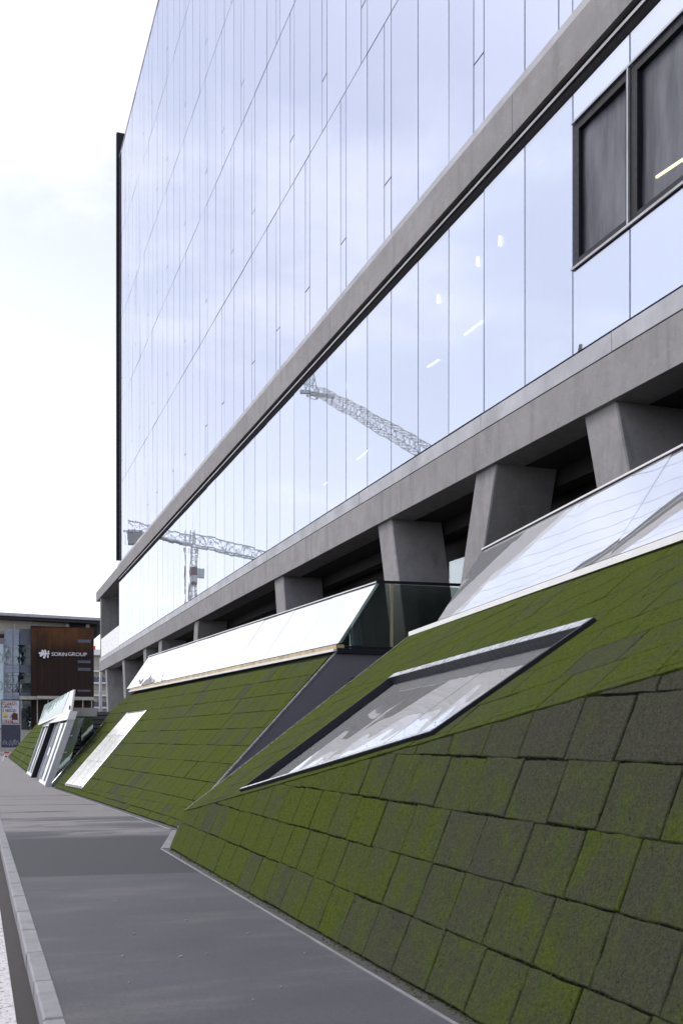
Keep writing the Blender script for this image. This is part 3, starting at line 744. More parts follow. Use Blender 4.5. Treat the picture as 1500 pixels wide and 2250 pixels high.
# lower storey
for i in range(44):
    y0, y1 = grid[i], grid[i + 1]
    if i in (5, 6, 7):
        wb, wt = zz(.781), zz(1.029)
        pane('pane', M['pane_low'], y0, y1, Z_SILL, wb); pane('pane', M['pane_low'], y0, y1, wt, Z_LT)
        wdw = empty('window', (D, (y0 + y1) / 2, wb)); wdw.parent = B; wdw.matrix_parent_inverse = Matrix.Translation(-V(parent_loc(B)))
        a, b = y0 + .02, y1 - .02; f_ = 0.055
        MB().box(D - .035, D - .005, a - .02, b + .02, wb - .0, wb + .035).build('sill', M['flash'], wdw)
        MB().box(D - .03, D - .005, a - .02, b + .02, wt - .03, wt).build('head', M['flash'], wdw)
        MB().box(D - .03, D + .005, a - .02, a + .012, wb + .036, wt - .031).build('jamb', M['flash'], wdw)
        for ya, yb in ((a + .013, a + .075), (b - .13, b)): MB().box(D + .0, D + .10, ya, yb, wb + .04, wt - .035).build('frame', M['dark_metal'], wdw)
        for za_, zb_ in ((wb + .04, wb + .13), (wt - .15, wt - .035)): MB().box(D + .001, D + .099, a + .076, b - .131, za_, zb_).build('frame', M['dark_metal'], wdw)
        nx, nz = 14, 18; m = MB(); rw = random.Random(i)
        for ix in range(nx + 1):
            for iz in range(nz + 1):
                yy = a + .07 + (b - a - .19) * ix / nx; z_ = wb + .12 + (wt - wb - .26) * iz / nz
                m.v.append((D + .075 + 0.022 * mnoise.noise(V((yy * 1.6, z_ * 0.8, i * 3.3))), yy, z_))
        for ix in range(nx):
            for iz in range(nz):
                k = ix * (nz + 1) + iz; m.f.append((k, k + nz + 1, k + nz + 2, k + 1))
        if 'screen' not in M:
            sm, t = newmat('mesh_screen'); p = pos(t)
            wv = N(t, 'ShaderNodeTexWave', {'Vector': p, 'Scale': 26.0, 'Distortion': 14.0, 'Detail': 2.0, 'Detail Scale': 0.35}, bands_direction='DIAGONAL').outputs['Fac']  # wavy sheen painted into the mesh colour
            cc = mixc(t, rng(t, wv, 0.3, 0.7, 0.25, 0.75), (0.050, 0.054, 0.070), (0.12, 0.125, 0.155))
            cc = mixc(t, rng(t, noise(t, mapping(t, p, (1, 2.4, 0.5)), 1.5, 4), 0.35, 0.7, 0, 0.7), cc, (0.22, 0.225, 0.26))
            b1 = prin(t, cc, 0.5, 0.3)
            tr = N(t, 'ShaderNodeBsdfTransparent'); ms = N(t, 'ShaderNodeMixShader', {0: 0.22}); t.links.new(b1, ms.inputs[1]); t.links.new(tr.outputs[0], ms.inputs[2])
            finish(t, ms.outputs[0]); M['screen'] = sm
        m.build('mesh_screen', M['screen'], wdw, True)
    else:
        pane('pane', M['pane_low'], y0, y1, Z_SILL, Z_LT)
for y in grid: MB().box(D + 0.025, D + 0.13, y - .022, y + .022, Z_SILL, Z_LT).build('mullion', M['mullion'], B)
MB().box(XB + .045, D + .3, YB, 70.2, Z_SILL - .045, Z_SILL - .02).build('sill_groove', M['black'], B)
ys_ = [YB, 9.6, 11.6, 15.3, 21.0, 28.5, 36.0, 44.0, 52.0, 60.2, 70.2]
for a, b in zip(ys_, ys_[1:]):
    MB().box(XB + .02 + R.uniform(-.004, .004), D + .3, a + .006, b - .006, Z_CON + .034, Z_SILL - .046).build('sill_flashing', M['flash'], B)
MB().box(XB + .07, D + .3, YB, 70.2, Z_CON + .002, Z_CON + .032).build('sill_groove', M['black'], B)
for a, b in ((YB, 24.3), (24.308, 46.0), (46.008, 61.6), (61.608, 70.3)):
    MB().box(XB, D + .5, a, b, Z_SOF, Z_CON).build('lower_beam', M['concrete'], B)
MB().box(D + .5, 14, YB, 70.3, Z_SOF + .005, Z_SILL - .05).build('floor_slab', M['concrete_shaded'], B)
MB().box(8.95, 9.25, YB, 60, Z_SOF - .26, Z_SOF + .003).build('downstand_beam', M['concrete_shaded'], B)
MB().box(9.45, 9.6, YB, 60, 0, Z_SOF).build('rear_wall', M['concrete_shaded'], B)
for k in range(9): MB().box(9.40, 9.449, 4 + 6.2 * k, 7.6 + 6.2 * k, 3.2, 5.3).build('rear_window', M['win_glass'], B)
MB().box(D + .02, 26, YB, grid[0] - .03, Z_SILL, Z_LT + .1).build('unseen_facade', M['backing'], B)  # blank unseen run of the block, added to block sky light from behind
MB().box(D + .02, 26, YB, grid[0] - .03, Z_U, FL[5]).build('unseen_facade', M['backing'], B)
MB().box(D + .02, 9.44, 3.2, 3.5, 0, Z_SOF - .002).build('light_block_wall', M['concrete_shaded'], B)  # unseen wall added to keep sky light off the column sides
# office room behind the lower glazing
MB().box(14.8, 15, grid[0] - 2, YEND, Z_SILL - .04, Z_LT + .09).build('room_wall', M['room'], B)
MB().box(D + .3, 14.79, YEND - .12, YEND - .04, Z_SILL - .04, Z_LT + .09).build('room_wall', M['room'], B)
for px_, py_ in ((8.80, 16.62), (8.79, 17.47), (8.79, 19.22)):
    m = MB().tube((px_, py_, Z_LT + .0), (px_, py_, 10.36), 0.022, 0.034, 12); m.build('pendant_lamp', M['lamp'], B)
for (x0, y0, x1, y1, z) in ((9.18, 18.04, 9.15, 18.78, 9.6), (9.24, 20.19, 9.2, 20.66, 9.6), (10.3, 27.2, 10.35, 28.2, 9.6), (10.4, 30.5, 10.4, 31.4, 9.6)):
    one('strip_lamp', M['lamp'], B, 'bar', (x0, y0, z), (x1, y1, z), 0.03, 0.02)
one('tube_lamp', M['tube'], B, 'bar', (9.165, 12.60, 9.6), (9.3, 11.5, 9.6), 0.03, 0.03)
# loggia at the far corner
MB().box(D + .06, 12, 69.9, 70.25, Z_SILL - .02, Z_B0 - .004).build('loggia_wall', M['concrete'], B)
MB().box(D - .02, D + .055, 70.0, 70.2, Z_SILL - .02, Z_B0 - .004).build('loggia_post', M['pale_concrete'], B)
MB().box(D, D + .02, YEND + .05, 69.8, Z_SILL - .018, zz(.782)).build('loggia_guard', M['sky_white'], B)
MB().box(D + .1, 12, YEND - .03, YEND + .03, Z_SILL - .04, Z_B0 - .004).build('loggia_glass_wall', M['pane_low'], B)
MB().box(D + .4, D + 1.4, 63.5, 66, Z_SILL + .0, Z_SILL + .45).build('planter', M['clad'], B)
# slanted columns: (Y at top, lean dY/dz, bottom z)
for yc, ln, zb, wd in ((11.96, .29, 3.1, .75), (15.22, -.344, 3.1, .72), (19.68, .30, 3.1, .74), (27.48, .24, 3.1, .86), (38.68, -.29, 3.1, .74), (46.76, -.22, 0, .84), (51.32, .15, 0, .82), (59.17, .33, 0, .76), (67.3, .32, 0, .74)):
    dz = Z_SOF - zb; yb = yc - ln * dz; w0, w1 = wd / 2, wd / 2 * 1.02; x0, x1 = D + .01, D + 1.10; ch = 0.02
    m = MB()
    def ring(y, w, z): return [(x0 + ch, y - w, z), (x1, y - w, z), (x1, y + w, z), (x0 + ch, y + w, z), (x0, y + w - ch, z), (x0, y - w + ch, z)]
    m.v = ring(yb, w1, zb) + ring(yc, w0, Z_SOF + .002)
    m.f = [(5, 4, 3, 2, 1, 0), (6, 7, 8, 9, 10, 11)] + [(i, (i + 1) % 6, 6 + (i + 1) % 6, 6 + i) for i in range(6)]
    m.build('column', M['concrete'], B)

# ================================================================== GLASS ENTRANCE
en = empty('entrance_porch', (2.4, 42, 0))
tag(en, 'leaning glass entrance with white fascia and tall glazed doors beyond the second plinth', 'entrance')
def lean(z, s=0.0): return 2.18 + 0.335 * z + s
def lean_slab(name, mat, y0, y1, z0, z1, s0, s1):
    return MB().hexa([(lean(z0, s0), y0, z0), (lean(z0, s1), y0, z0), (lean(z0, s1), y1, z0), (lean(z0, s0), y1, z0), (lean(z1, s0), y0, z1), (lean(z1, s1), y0, z1), (lean(z1, s1), y1, z1), (lean(z1, s0), y1, z1)]).build(name, mat, en)
M['alu_pale'] = simple('pale_door_frame', (0.46, 0.47, 0.52), 0.4, 0.5)
M['slate'] = simple('slate_blue_leaf', (0.10, 0.115, 0.165), 0.4, 0.3)
lean_slab('post', M['alu_pale'], 35.55, 35.72, 0, 2.2, -.02, .20)
lean_slab('door_pane', M['door_glass'], 35.74, 39.2, .12, 2.12, .03, .05)
lean_slab('door_rail', M['white_metal'], 35.73, 39.3, .02, .12, -.01, .10)
lean_slab('door_stile', M['alu_pale'], 37.3, 37.45, .12, 2.12, .0, .10)
lean_slab('door_stile', M['alu_pale'], 39.2, 39.4, .02, 2.2, -.0, .12)
lean_slab('sliding_leaf', M['slate'], 39.42, 44.3, .03, 2.2, .16, .22)
for y in (40.4, 41.6, 42.9): lean_slab('leaf_stile', M['alu_pale'], y, y + .12, .05, 2.2, .12, .155)
lean_slab('notice', M['white'], 40.55, 41.3, .95, 1.25, .09, .1)
lean_slab('post', M['dark_metal'], 43.95, 44.4, 0, 2.2, -.04, .14)
lean_slab('door_pane', M['door_glass'], 44.45, 46.3, .12, 2.12, .03, .05)
lean_slab('door_stile', M['alu_pale'], 46.32, 46.5, .05, 2.2, -.0, .1)
lean_slab('door_pane', M['door_glass'], 46.52, 48.4, .12, 2.12, .03, .05)
lean_slab('door_rail', M['white_metal'], 44.45, 48.5, .02, .12, -.02, .10)
lean_slab('post', M['alu_pale'], 48.45, 48.65, 0, 2.2, -.02, .12)
lean_slab('fascia', M['white_metal'], 35.5, 47.6, 2.205, 2.49, -.05, .20)
lean_slab('fascia', M['white_metal'], 44.0, 48.6, 2.10, 2.203, -.03, .12)
MB().slab([V((2.99, 35.5, 2.50)), V((2.99, 39.2, 2.50)), V((3.08, 36.9, 3.2)), V((3.08, 35.5, 3.2))], (.06, 0, 0)).build('parapet_cheek', M['white_metal'], en)
MB().box(2.975, 2.988, 35.75, 36.1, 2.55, 2.68).build('sensor', M['dark_metal'], en)
MB().slab([V((2.98, 39.25, 2.5)), V((2.72, 49.2, 2.28)), V((3.10, 51.2, 3.15)), V((3.07, 36.95, 3.2))], (.02, 0, 0)).build('canopy_pane', M['green_glass'], en)
MB().slab([V((2.95, 39.3, 2.42)), V((2.70, 49.3, 2.18)), V((2.72, 49.3, 2.27)), V((2.97, 39.3, 2.495))], (.04, 0, 0)).build('canopy_rail', M['white_metal'], en)
# side of the porch
MB().slab([V((2.34, 36.0, .06)), V((2.74, 36.0, .06)), V((3.46, 36.0, 2.28)), V((3.02, 36.0, 2.28))], (0, .02, 0)).build('side_pane', M['green_glass'], en)
for z in (.55, 1.1, 1.65): MB().tube((lean(z) + .16, 35.93, z), (lean(z) + .34, 35.93, z + .03), 0.025).build('glass_clamp', M['aluminium'], en)
MB().box(3.16, 3.95, 36.6, 38.2, 2.34, 2.63).build('canopy_bracket', M['flash'], en)
MB().box(3.47, 3.505, 37.38, 37.44, .2, 2.34).build('glazing_post', M['dark_metal'], en)
MB().box(3.51, 3.9, 37.4, 37.415, .2, 2.33).build('side_window', M['win_glass'], en)
MB().box(3.22, 3.37, 37.42, 37.43, 1.45, 1.86).build('notice', M['white'], en)
MB().box(3.35, 6.0, 40.6, 40.75, 0, 2.5).build('back_wall', M['dark_metal'], en)
for k in range(15): MB().box(3.35, 3.9, 40.5, 40.58, .1 + .155 * k, .1 + .155 * k + .11).build('slat', M['clad'], en)
MB().slab([V((2.50, 34.98, 0.0)), V((4.30, 37.10, 1.86)), V((4.22, 37.12, 2.08)), V((2.36, 34.98, 0.12))], (-.01, .015, .0)).build('side_balustrade', M['green_glass'], en)
one('balustrade_rail', M['aluminium'], en, 'bar', (2.36, 34.98, .14), (4.22, 37.12, 2.10), 0.03, 0.03)

lw = empty('louvre_wall', (4.6, 38.6, 0)); tag(lw, 'dark grey horizontal louvre wall behind the entrance, next to the concrete column', 'wall')
MB().box(3.96, 6.4, 38.75, 38.85, 0, 2.5).build('backing', M['dark_metal'], lw)
for k in range(16): MB().box(3.94, 6.4, 38.62, 38.745, .06 + .158 * k, .06 + .158 * k + .125).build('slat', M['clad'], lw)

# ================================================================== RUST-CLAD OFFICE AT THE END OF THE STREET
FY = 130.0
ro = empty('rust_clad_office', (8, FY, 0)); tag(ro, 'low office at the street end with rust-brown steel front, glazed bays and overhanging roof', 'building')
def rect(name, mat, parent, px0, px1, py0, py1, y0=FY, y1=None, d=.2):
    a = at(px0, py1, y0); b = at(px1, py0, y0)
    return MB().box(a.x, b.x, y0, y0 + d, a.z, b.z).build(name, mat, parent)
mm, t = newmat('rusted_steel'); p = pos(t)
s = N(t, 'ShaderNodeSeparateXYZ', {0: p})
run = noise(t, mapping(t, p, (1.4, 1, 0.10)), 1.0, 6, 0.65)
bl = noise(t, mapping(t, p, (0.9, 1, 0.5)), 0.7, 6, 0.6)
top = rng(t, mth(t, 'ADD', s.outputs['Z'], mth(t, 'MULTIPLY', run, 2.6)), 12.6, 16.0)
cc = ramp(t, run, [(0.3, (0.016, 0.0085, 0.0075)), (0.6, (0.028, 0.0125, 0.009)), (0.82, (0.07, 0.031, 0.014))])
cc = mixc(t, mth(t, 'MULTIPLY', top, rng(t, bl, 0.25, 0.7, 0.35, 1.0)), cc, (0.13, 0.056, 0.018))
finish(t, prin(t, cc, 0.75, 0.0, bump(t, run, 0.3, 0.01), 0.3)); M['rust'] = mm
M['rust_dark'] = simple('dark_rusted_steel', (0.022, 0.009, 0.007), 0.8, var=0.3)
M['warm_wall'] = simple('sandy_wall', (0.52, 0.49, 0.41), 0.8, var=0.1)
M['spandrel'] = simple('blue_grey_spandrel', (0.27, 0.31, 0.40), 0.3, 0.2, var=0.15, scale=0.6)
M['spandrel_dk'] = simple('slate_spandrel', (0.09, 0.105, 0.15), 0.35, 0.2, var=0.2, scale=0.6)
M['roofm'] = simple('grey_roof_metal', (0.42, 0.42, 0.46), 0.5, 0.1)
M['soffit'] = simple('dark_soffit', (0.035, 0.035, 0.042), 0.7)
M['teal'] = simple('teal_frame', (0.03, 0.055, 0.06), 0.5)
M['inside'] = simple('dim_interior', (0.045, 0.045, 0.05), 0.9, var=0.4, scale=0.8)
M['blind'] = simple('pale_blind', (0.30, 0.36, 0.35), 0.8)
M['ice'] = simple('pale_blue_banner', (0.52, 0.64, 0.70), 0.6, var=0.08)
a, b = at(-34, 1656, FY), at(214, 1352, FY)
MB().box(a.x, b.x, FY + 4, FY + 18, -.1, at(0, 1385, FY).z).build('core', M['inside'], ro)
MB().box(a.x, at(203, 1, FY).x, FY + .7, FY + 18, at(0, 1392, FY).z, at(0, 1360, FY).z).build('attic_wall', M['warm_wall'], ro)
MB().box(at(146, 1, FY).x, at(214, 1, FY).x, FY + .66, FY + 17.9, at(0, 1392, FY).z, at(0, 1360, FY).z + .02).build('attic_recess', M['soffit'], ro)
zr0, zr1 = at(0, 1361, FY).z, at(0, 1352, FY).z
MB().hexa([(a.x, FY - 1.5, zr0 + .35), (b.x + 2, FY - 1.5, zr0 + .1), (b.x + 2, FY + 19, zr0 + .1), (a.x, FY + 19, zr0 + .35), (a.x, FY - 1.5, zr1 + .22), (b.x + 2, FY - 1.5, zr1 - .08), (b.x + 2, FY + 19, zr1 - .08), (a.x, FY + 19, zr1 + .22)]).build('roof', M['roofm'], ro)
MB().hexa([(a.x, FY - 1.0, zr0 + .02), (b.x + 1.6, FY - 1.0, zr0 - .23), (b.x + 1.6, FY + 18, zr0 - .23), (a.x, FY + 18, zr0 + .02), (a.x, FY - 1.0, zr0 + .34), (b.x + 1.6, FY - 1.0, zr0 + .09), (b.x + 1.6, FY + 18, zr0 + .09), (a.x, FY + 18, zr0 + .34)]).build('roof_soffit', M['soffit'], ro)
for px in (31, 147, 193): rect('roof_strut', M['flash'], ro, px, px + 2, 1362, 1384, FY + .2, d=.12)
for px in (144, 189): rect('strut_base', M['warm_wall'], ro, px, px + 8, 1372, 1380, FY + .1, d=.4)
# rust steel front in courses of plates
rows_r = [1379.5, 1386, 1394, 1404, 1417, 1430, 1444, 1458, 1472, 1487, 1502, 1517, 1531]
for k in range(len(rows_r) - 1):
    x1 = 206 if k not in (3, 6, 9) else 202.5
    cuts = [68.5, 83, 98, 113, 128, 143, 158, 173, 188, x1]
    for c0, c1 in zip(cuts, cuts[1:]):
        rect('plate', M['rust'], ro, c0 + .12, c1 - .12, rows_r[k] + .15, rows_r[k + 1] - .15, FY - .6 + R.uniform(-.02, .02), d=.1)
rect('plate_backing', M['rust_dark'], ro, 68.2, 205, 1379.6, 1531.5, FY - .48, d=4.4)
for py0, py1 in ((1406, 1412), (1452, 1457), (1468, 1474), (1516, 1520)): rect('slot_window', M['spandrel_dk'], ro, 171, 199, py0, py1, FY - .66, d=.05)
rect('canopy_beam', M['pale_concrete'], ro, 43, 206, 1531.8, 1537, FY - 1.6, d=1.0)
rect('canopy_beam', M['pale_concrete'], ro, 82, 150, 1530.2, 1535.5, FY - 2.7, d=1.0)
for px in (81, 104.5, 181, 200.5): rect('canopy_post', M['pale_concrete'], ro, px, px + 2.2, 1537.1, 1604, FY - 1.3, d=.12)
rect('ground_floor_wall', M['rust_dark'], ro, 69, 206, 1537.2, 1604, FY + .8, d=3)
rect('plinth_wall', M['pale_concrete'], ro, -34, 206, 1603.9, 1658, FY + .3, d=.4)
# glazed bays, one floor at a time
def bay(px0, px1, py0, py1, kind):
    w = empty('window', at((px0 + px1) / 2, py1, FY)); w.parent = ro; w.matrix_parent_inverse = Matrix.Translation(-V(parent_loc(ro)))
    g = .5
    rect('frame', M['teal'], w, px0, px1, py0, py1, FY + .10, d=.06)
    h = (py1 - py0)
    for q0, q1 in ((0, .16), (.17, .60), (.61, 1)):
        rect('pane', M['win_glass'], w, px0 + .3, px1 - .3, py0 + h * q0 + .3, py0 + h * q1 - .3, FY + .02, d=.05)
        mt = M['blind'] if (kind == 'b' or (kind == 'm' and q0 < .1)) else M['inside']
        rect('blind', mt, w, px0 + .4, px1 - .4, py0 + h * q0 + .4, py0 + h * q1 - .4, FY + .075, d=.02)
for (p0, p1) in ((-30, -5), (9.6, 28.0), (29.0, 42.0), (43.5, 67.5)):
    dark = p0 > 43
    sp = M['spandrel_dk'] if dark else M['spandrel']
    for py0, py1 in ((1383, 1400), (1400.6, 1408), (1408.6, 1417), (1462, 1469), (1469.6, 1477.5), (1522, 1530), (1530.6, 1537)):
        rect('spandrel', sp, ro, p0, p1, py0, py1, FY + .0, d=.12)
    bay(p0, p1, 1417.4, 1461.5, 'd' if (p0 == 9.6 or dark) else 'b')
    bay(p0, p1, 1478, 1521.5, 'm' if p0 == 9.6 else ('d' if dark else 'b'))
bay(45, 68, 1540, 1602, 'd')
rect('pier', M['roofm'], ro, 6.6, 9.3, 1404, 1545, FY - .3, d=.5)
rect('pier_cap', M['clad'], ro, -20, 9.3, 1402, 1413.5, FY - .5, d=.5)
rect('banner', M['ice'], ro, -25, 6.4, 1414, 1600, FY - .4, d=.05)
for cy_ in (1446, 1507):
    m = MB(); c = at(-6, cy_, FY - .46); n_ = 28
    for k in range(n_):
        t0, t1 = 2 * math.pi * k / n_, 2 * math.pi * (k + 1) / n_
        m.bar((c.x + .62 * math.cos(t0), c.y, c.z + .62 * math.sin(t0)), (c.x + .62 * math.cos(t1), c.y, c.z + .62 * math.sin(t1)), .05, .03)
    m.build('banner_ring', M['teal'], ro)
# lettering and leaf mark on the rust front
M['sign'] = simple('white_sign_letters', (0.78, 0.78, 0.82), 0.4, var=0.03)
def text(s_, name, mat, parent, loc, size, width=None, ext=.01, bold=0.0):
    cu = bpy.data.curves.new(name, 'FONT'); cu.body = s_; cu.size = size; cu.extrude = ext; cu.offset = bold
    tmp = bpy.data.objects.new('text_source', cu); COL.objects.link(tmp)
    bpy.context.view_layer.update()
    me = bpy.data.meshes.new_from_object(tmp.evaluated_get(bpy.context.evaluated_depsgraph_get()))
    bpy.data.objects.remove(tmp); bpy.data.curves.remove(cu)
    me.name = name; me.materials.clear()
    if width:
        xs = [v.co.x for v in me.vertices]; k = width / max(1e-4, max(xs) - min(xs)); x0 = min(xs)
        for v in me.vertices: v.co.x = (v.co.x - x0) * k
    o = add(name, me, mat, parent); o.matrix_parent_inverse = Matrix.Translation(-V(parent_loc(parent)))
    o.location = loc; o.rotation_euler = (rad(90), 0, 0)
    return o
q = at(113.5, 1440.3, FY - .75); q2 = at(191, 1440, FY - .75)
text('SORIN', 'lettering', M['sign'], ro, at(113.5, 1441.2, FY - .75), .60, (q2.x - q.x) * .43, .04, .004)
text('GROUP', 'lettering', M['sign'], ro, at(149.5, 1441.2, FY - .75), .60, (q2.x - q.x) * .535, .04, .0)
m = MB()
def blob(pts, r0, r1):
    a_, b_ = at(*pts[0], FY - .75), at(*pts[1], FY - .75); dv = (b_ - a_); nrm = V((-dv.z, 0, dv.x)).normalized(); P = []
    for k in range(9): t_ = math.pi * (k / 8 + .5); P.append(a_ + dv.normalized() * (math.cos(t_) * r0) + nrm * (math.sin(t_) * r0))
    for k in range(9): t_ = math.pi * (k / 8 - .5); P.append(b_ + dv.normalized() * (math.cos(t_) * r1) + nrm * (math.sin(t_) * r1))
    m.slab(P, (0, -.03 - .002 * len(m.f), 0))
for pts, r0, r1 in ((((109, 1436.8), (87.5, 1435.5)), .05, .13), (((98, 1437), (93, 1430.5)), .07, .12), (((102, 1437), (99, 1430)), .06, .11), (((98, 1437), (89.5, 1441)), .07, .13),
                    (((101, 1437), (97, 1445)), .08, .13), (((106, 1437), (106.3, 1432)), .04, .09), (((105.5, 1437), (105, 1444.5)), .04, .09)): blob(pts, r0, r1)
m.build('leaf_emblem', M['sign'], ro)

# ================================================================== SMALLER THINGS IN THE DISTANCE
# advertising board
PY = 100.0
bb = empty('advertising_board', at(23, 1660, PY)); tag(bb, 'tall freestanding board with a rental poster above a dark blue lower panel', 'billboard')
M['navy'] = simple('navy_panel', (0.045, 0.05, 0.085), 0.55, var=0.12)
M['poster'] = simple('poster_paper', (0.60, 0.58, 0.66), 0.6, var=0.03)
M['red_ink'] = simple('maroon_ink', (0.20, 0.03, 0.045), 0.6, var=0.1)
M['ink'] = simple('dark_ink', (0.04, 0.03, 0.04), 0.6)
M['yellow'] = simple('yellow_square', (0.62, 0.58, 0.12), 0.6, var=0.03)
M['brown'] = simple('brown_print', (0.075, 0.026, 0.02), 0.6)
M['scrawl'] = simple('chalk_graffiti', (0.40, 0.40, 0.46), 0.7)
rect('backing', M['navy'], bb, 3, 45, 1538, 1643, PY + .06, d=.12)
rect('lower_panel', M['navy'], bb, 3.5, 44.8, 1594, 1642.5, PY + .02, d=.03)
rect('poster', M['poster'], bb, 4.2, 42.3, 1540, 1590, PY + .03, d=.025)
for px in (1.2, 44.9): rect('post', M['flash'], bb, px, px + 1.6, 1538, 1660, PY, d=.15)
rect('foot', M['flash'], bb, 1.0, 46.8, 1656, 1660, PY - .2, d=.5)
rect('cross_bar', M['flash'], bb, 3, 45, 1591, 1593, PY, d=.05)
rect('print_block', M['red_ink'], bb, 5.4, 36.8, 1542, 1549.5, PY + .022, d=.006)
rect('print_block', M['white'], bb, 5.6, 25.5, 1550.5, 1557, PY + .022, d=.006)
rect('print_block', M['white'], bb, 5.6, 34.2, 1558.5, 1564.8, PY + .022, d=.006)
rect('print_block', M['red_ink'], bb, 6, 40.0, 1582, 1588.8, PY + .012, d=.006)
rect('print_square', M['yellow'], bb, 6.3, 17, 1566.5, 1577.5, PY + .022, d=.006)
def btext(s_, mat, px0, px1, py, hpx, bold=.008):
    a_, b_ = at(px0, py, PY - .0), at(px1, py, PY - .0)
    text(s_, 'lettering', mat, bb, (a_.x, PY + .008, a_.z), hpx * .0437 / .70, b_.x - a_.x, .002, bold)
btext('AFFITTASI', M['white'], 6, 36.2, 1548.7, 6.0)
btext('UFFICI', M['ink'], 6.2, 25, 1556.4, 5.2)
btext('E NEGOZI', M['ink'], 6.2, 33.8, 1564.2, 5.2)
btext('savills', M['ink'], 7, 16.2, 1576.6, 3.0, 0)
btext('02 3656 9300', M['white'], 6.6, 39.5, 1588, 5.4)
P = [at(x, y, PY + .02) for x, y in ((21, 1580), (25, 1572.5), (29, 1567), (31, 1566), (39, 1569), (39.4, 1589.5), (26.2, 1589.5), (26, 1574.5), (22.5, 1577))]
MB().slab(P, (0, -.004, 0)).build('print_silhouette', M['brown'], bb)
m = MB(); rg = random.Random(3); prev = None
for k in range(26):
    cx_, cy_ = 6 + 36 * k / 25, 1632 + 6 * math.sin(k * 1.9) + rg.uniform(-2.5, 2.5); cur = at(cx_ + rg.uniform(-1.5, 1.5), cy_, PY + .012)
    if prev is not None: m.bar(prev, cur, .03, .006, (0, 1, 0))
    prev = cur
m.build('graffiti', M['scrawl'], bb)

# white-and-red trestle by the end of the far plinth
tb = empty('barrier_trestle', (2.1, 77, 0)); tag(tb, 'small red and white barrier trestle standing at the far end of the pavement', 'barrier')
M['red'] = simple('red_paint', (0.55, 0.06, 0.03), 0.5)
for k, dxx in enumerate((-.12, .12)):
    one('leg', M['white'], tb, 'bar', (2.05 + dxx * 1.6, 76.8, 0), (2.10 + dxx * .3, 77, .62), .04, .04)
    one('leg', M['white'], tb, 'bar', (2.05 + dxx * 1.6, 77.3, 0), (2.10 + dxx * .3, 77.05, .62), .04, .04)
for z, mt in ((.30, 'red'), (.44, 'white'), (.58, 'red')): one('rail', M[mt], tb, 'box', 1.92, 2.28, 76.93, 76.97, z - .05, z + .04)

# street lamp and apartment block seen past the concrete corner
lp = empty('street_lamp', (10.9, 98, 0)); tag(lp, 'slim grey lamp post standing just past the concrete corner of the office block', 'street lamp')
MB().tube((10.9, 98, 0), (10.9, 98, 8.6), .17, .12, 12).build('pole', M['flash'], lp, True)
MB().tube((10.9, 98, 0), (10.9, 98, .5), .24, .22, 12).build('base', M['flash'], lp, True)
one('arm', M['flash'], lp, 'bar', (10.9, 98, 8.55), (11.9, 98, 8.9), .08, .08)
MB().box(11.8, 12.5, 97.88, 98.12, 8.84, 8.97).build('lamp_head', M['clad'], lp)
ap = empty('apartment_block', (24, 190, 0)); tag(ap, 'pale apartment block with white balconies glimpsed between the rust office and the concrete corner', 'building')
AY = 190.0
M['ap_wall'] = simple('pale_render', (0.46, 0.44, 0.38), 0.8)
a, b = at(199, 1650, AY), at(300, 1443, AY)
MB().box(a.x, b.x, AY, AY + 14, -.1, b.z).build('wall', M['ap_wall'], ap)
MB().hexa([(a.x - 1, AY - 1, b.z), (b.x, AY - 1, b.z), (b.x, AY + 15, b.z), (a.x - 1, AY + 15, b.z), (a.x + 1, AY + 1, b.z + 1.2), (b.x, AY + 1, b.z + 1.2), (b.x, AY + 13, b.z + 1.2), (a.x + 1, AY + 13, b.z + 1.2)]).build('roof', M['roofm'], ap)
one('chimney', M['red'], ap, 'box', at(211, 1, AY).x, at(214, 1, AY).x, AY + 3, AY + 4, b.z, b.z + 2.0)
for k, py in enumerate((1462, 1488, 1515, 1542, 1568)):
    p_, q_ = at(203, py + 14, AY), at(300, py, AY)
    MB().box(p_.x, q_.x, AY - 1.3, AY - .01, p_.z - .1, p_.z + .18).build('balcony', M['white'], ap)
    MB().box(p_.x, q_.x, AY - 1.32, AY - 1.26, p_.z + .2, p_.z + 1.0).build('balcony_front', M['spandrel_dk' if k % 2 else 'ap_wall'], ap)
    for px in (206, 214, 223, 236, 250): rect('window', M['inside'], ap, px, px + 4.5, py, py + 13, AY - .05, d=.04)

# ================================================================== TOWER CRANES (seen mirrored in the glazing)
M['crane_green'] = simple('grey_green_crane_steel', (0.72, 0.77, 0.74), 0.5, 0.0)
M['crane_yellow'] = simple('faded_yellow_crane_steel', (0.78, 0.76, 0.68), 0.5, 0.0)
M['crane_red'] = simple('dark_red_counterweight', (0.28, 0.18, 0.18), 0.6)
def truss(m, a, b, w, h, step, ch, di, up=(0, 0, 1), tri=False):
    a = V(a); b = V(b); d = (b - a); L_ = d.length; d.normalize(); u = V(up)
    sd = d.cross(u).normalized(); u = sd.cross(d).normalized()
    cs_ = [sd * w / 2, -sd * w / 2, u * h] if tri else [sd * w / 2, sd * w / 2 + u * h, -sd * w / 2 + u * h, -sd * w / 2]
    for c in cs_: m.bar(a + c, b + c, ch)
    n = max(1, int(L_ / step)); k_ = len(cs_)
    for i in range(n):
        p0, p1 = a + d * (L_ * i / n), a + d * (L_ * (i + 1) / n)
        for j in range(k_):
            c0, c1 = cs_[j], cs_[(j + 1) % k_]
            m.bar(p0 + c0, p1 + c1, di) if i % 2 else m.bar(p0 + c1, p1 + c0, di)
            m.bar(p0 + c0, p0 + c1, di)
c1 = empty('tower_crane', (-19.3, 175.3, -.16)); tag(c1, 'tower crane with horizontal jib mirrored in the lower glazing near the far end', 'crane', 'cranes mirrored in the glazing')
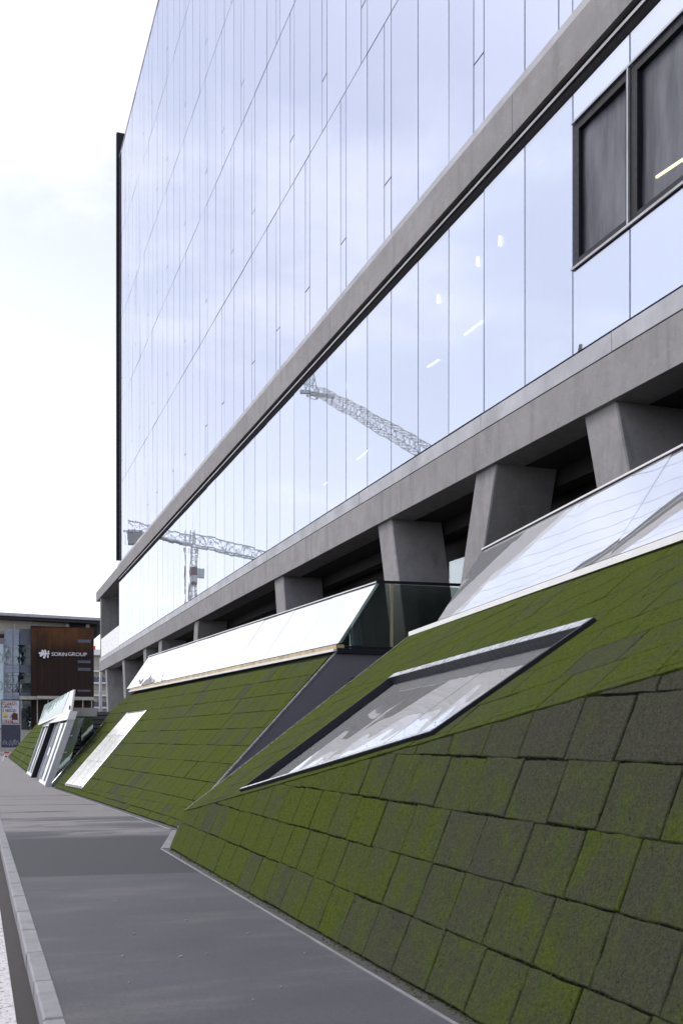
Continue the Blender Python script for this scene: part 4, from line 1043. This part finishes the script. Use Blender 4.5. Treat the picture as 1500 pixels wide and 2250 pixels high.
m = MB(); truss(m, (-19.3, 175.3, -.16), (-19.3, 175.3, 34.0), 1.45, 1.45, 1.6, .17, .08, (0, 1, 0)); m.build('mast', M['crane_yellow'], c1)
jd = V((-.969, .72, 0)).normalized(); jc = V((-19.3, 176.2, 34.4))
m = MB(); truss(m, jc, jc + jd * 46, 1.5, 2.0, 2.2, .20, .09, tri=True); m.build('jib', M['crane_green'], c1)
m = MB(); truss(m, jc, jc - jd * 15, 1.4, 1.6, 2.2, .20, .09, tri=True); m.bar(jc - jd * 2, jc - jd * 15, 1.5, .3); m.build('counter_jib', M['crane_green'], c1)
m = MB(); truss(m, jc + V((0, 0, .4)), jc + V((0, 0, 2.6)), 1.3, 1.3, 1.3, .14, .08, (0, 1, 0)); m.build('tower_head', M['crane_green'], c1)
m = MB(); m.bar(jc - jd * 13.6 + V((0, 0, -2.0)), jc - jd * 13.6 + V((0, 0, .2)), 1.6, 2.4); m.build('counterweight', M['pale_concrete'], c1)
MB().box(-20.1, -18.5, 175.2, 176.85, 29.2, 30.6).build('climbing_collar', M['crane_red'], c1)
MB().box(-20.05, -18.55, 175.25, 176.8, 28.1, 29.15).build('name_board', M['white'], c1)
MB().box(-20.05, -18.55, 175.25, 176.8, 27.6, 28.05).build('climbing_collar', M['crane_red'], c1)
MB().box(-21.1, -20.15, 175.4, 176.4, 28.9, 30.4).build('cab', M['crane_green'], c1)
c2 = empty('tower_crane', (-7.5, 38.0, -.16)); tag(c2, 'raised lattice crane jib mirrored in the middle of the lower glazing', 'crane', 'cranes mirrored in the glazing')
tip, foot = V((-15.4, 95.1, 34.3)), V((-10.55, 59.7, 19.1)); dv = (foot - tip).normalized(); piv = tip + dv * 62
m = MB(); truss(m, tip, piv, .8, .8, 1.4, .042, .024); m.build('jib', M['crane_yellow'], c2)
m = MB(); m.bar(tip + V((-1.6, .5, .3)), tip + V((1.6, .5, .3)), .35, .3); truss(m, tip + V((0, .6, .2)), tip + V((0, 2.2, 2.6)), .8, .8, .8, .07, .05, (1, 0, 0)); m.build('jib_head', M['crane_green'], c2)
m = MB(); truss(m, (piv.x, piv.y, -.16), piv, 1.6, 1.6, 1.7, .15, .08, (0, 1, 0)); truss(m, piv, piv + V((0, -3, 7)), .8, .8, 1.0, .1, .06); m.build('mast', M['crane_yellow'], c2)
c2.location = (piv.x, piv.y, -.16)
for ch in list(c2.children): ch.matrix_parent_inverse = Matrix.Translation(-V(c2.location))

# ================================================================== scattered bits on the pavement
m = MB(); rl = random.Random(4)
for (x, y) in [(1.15, 8.9), (1.22, 8.6), (1.75, 9.1), (1.02, 7.75), (1.42, 7.6), (1.62, 7.62), (1.6, 6.2), (1.85, 6.45), (2.1, 8.3), (2.30, 7.4), (.8, 11.4), (1.8, 12.0), (1.3, 10.4), (2.0, 10.1), (.95, 6.9), (2.2, 9.4)]:
    r_ = rl.uniform(.004, .011); a0 = rl.uniform(0, 6.28); pts = []
    for k in range(6):
        t_ = a0 + k * math.pi / 3; rr_ = r_ * rl.uniform(.6, 1.1); pts.append(V((x + rr_ * math.cos(t_) * 1.3, y + rr_ * math.sin(t_), .003)))
    m.slab(pts, (0, 0, .006))
tag(m.build('litter', simple('pale_grit', (0.42, 0.40, 0.36), 0.8)), 'pale bits of grit and dry leaf scattered over the pavement', 'litter', kind='stuff')
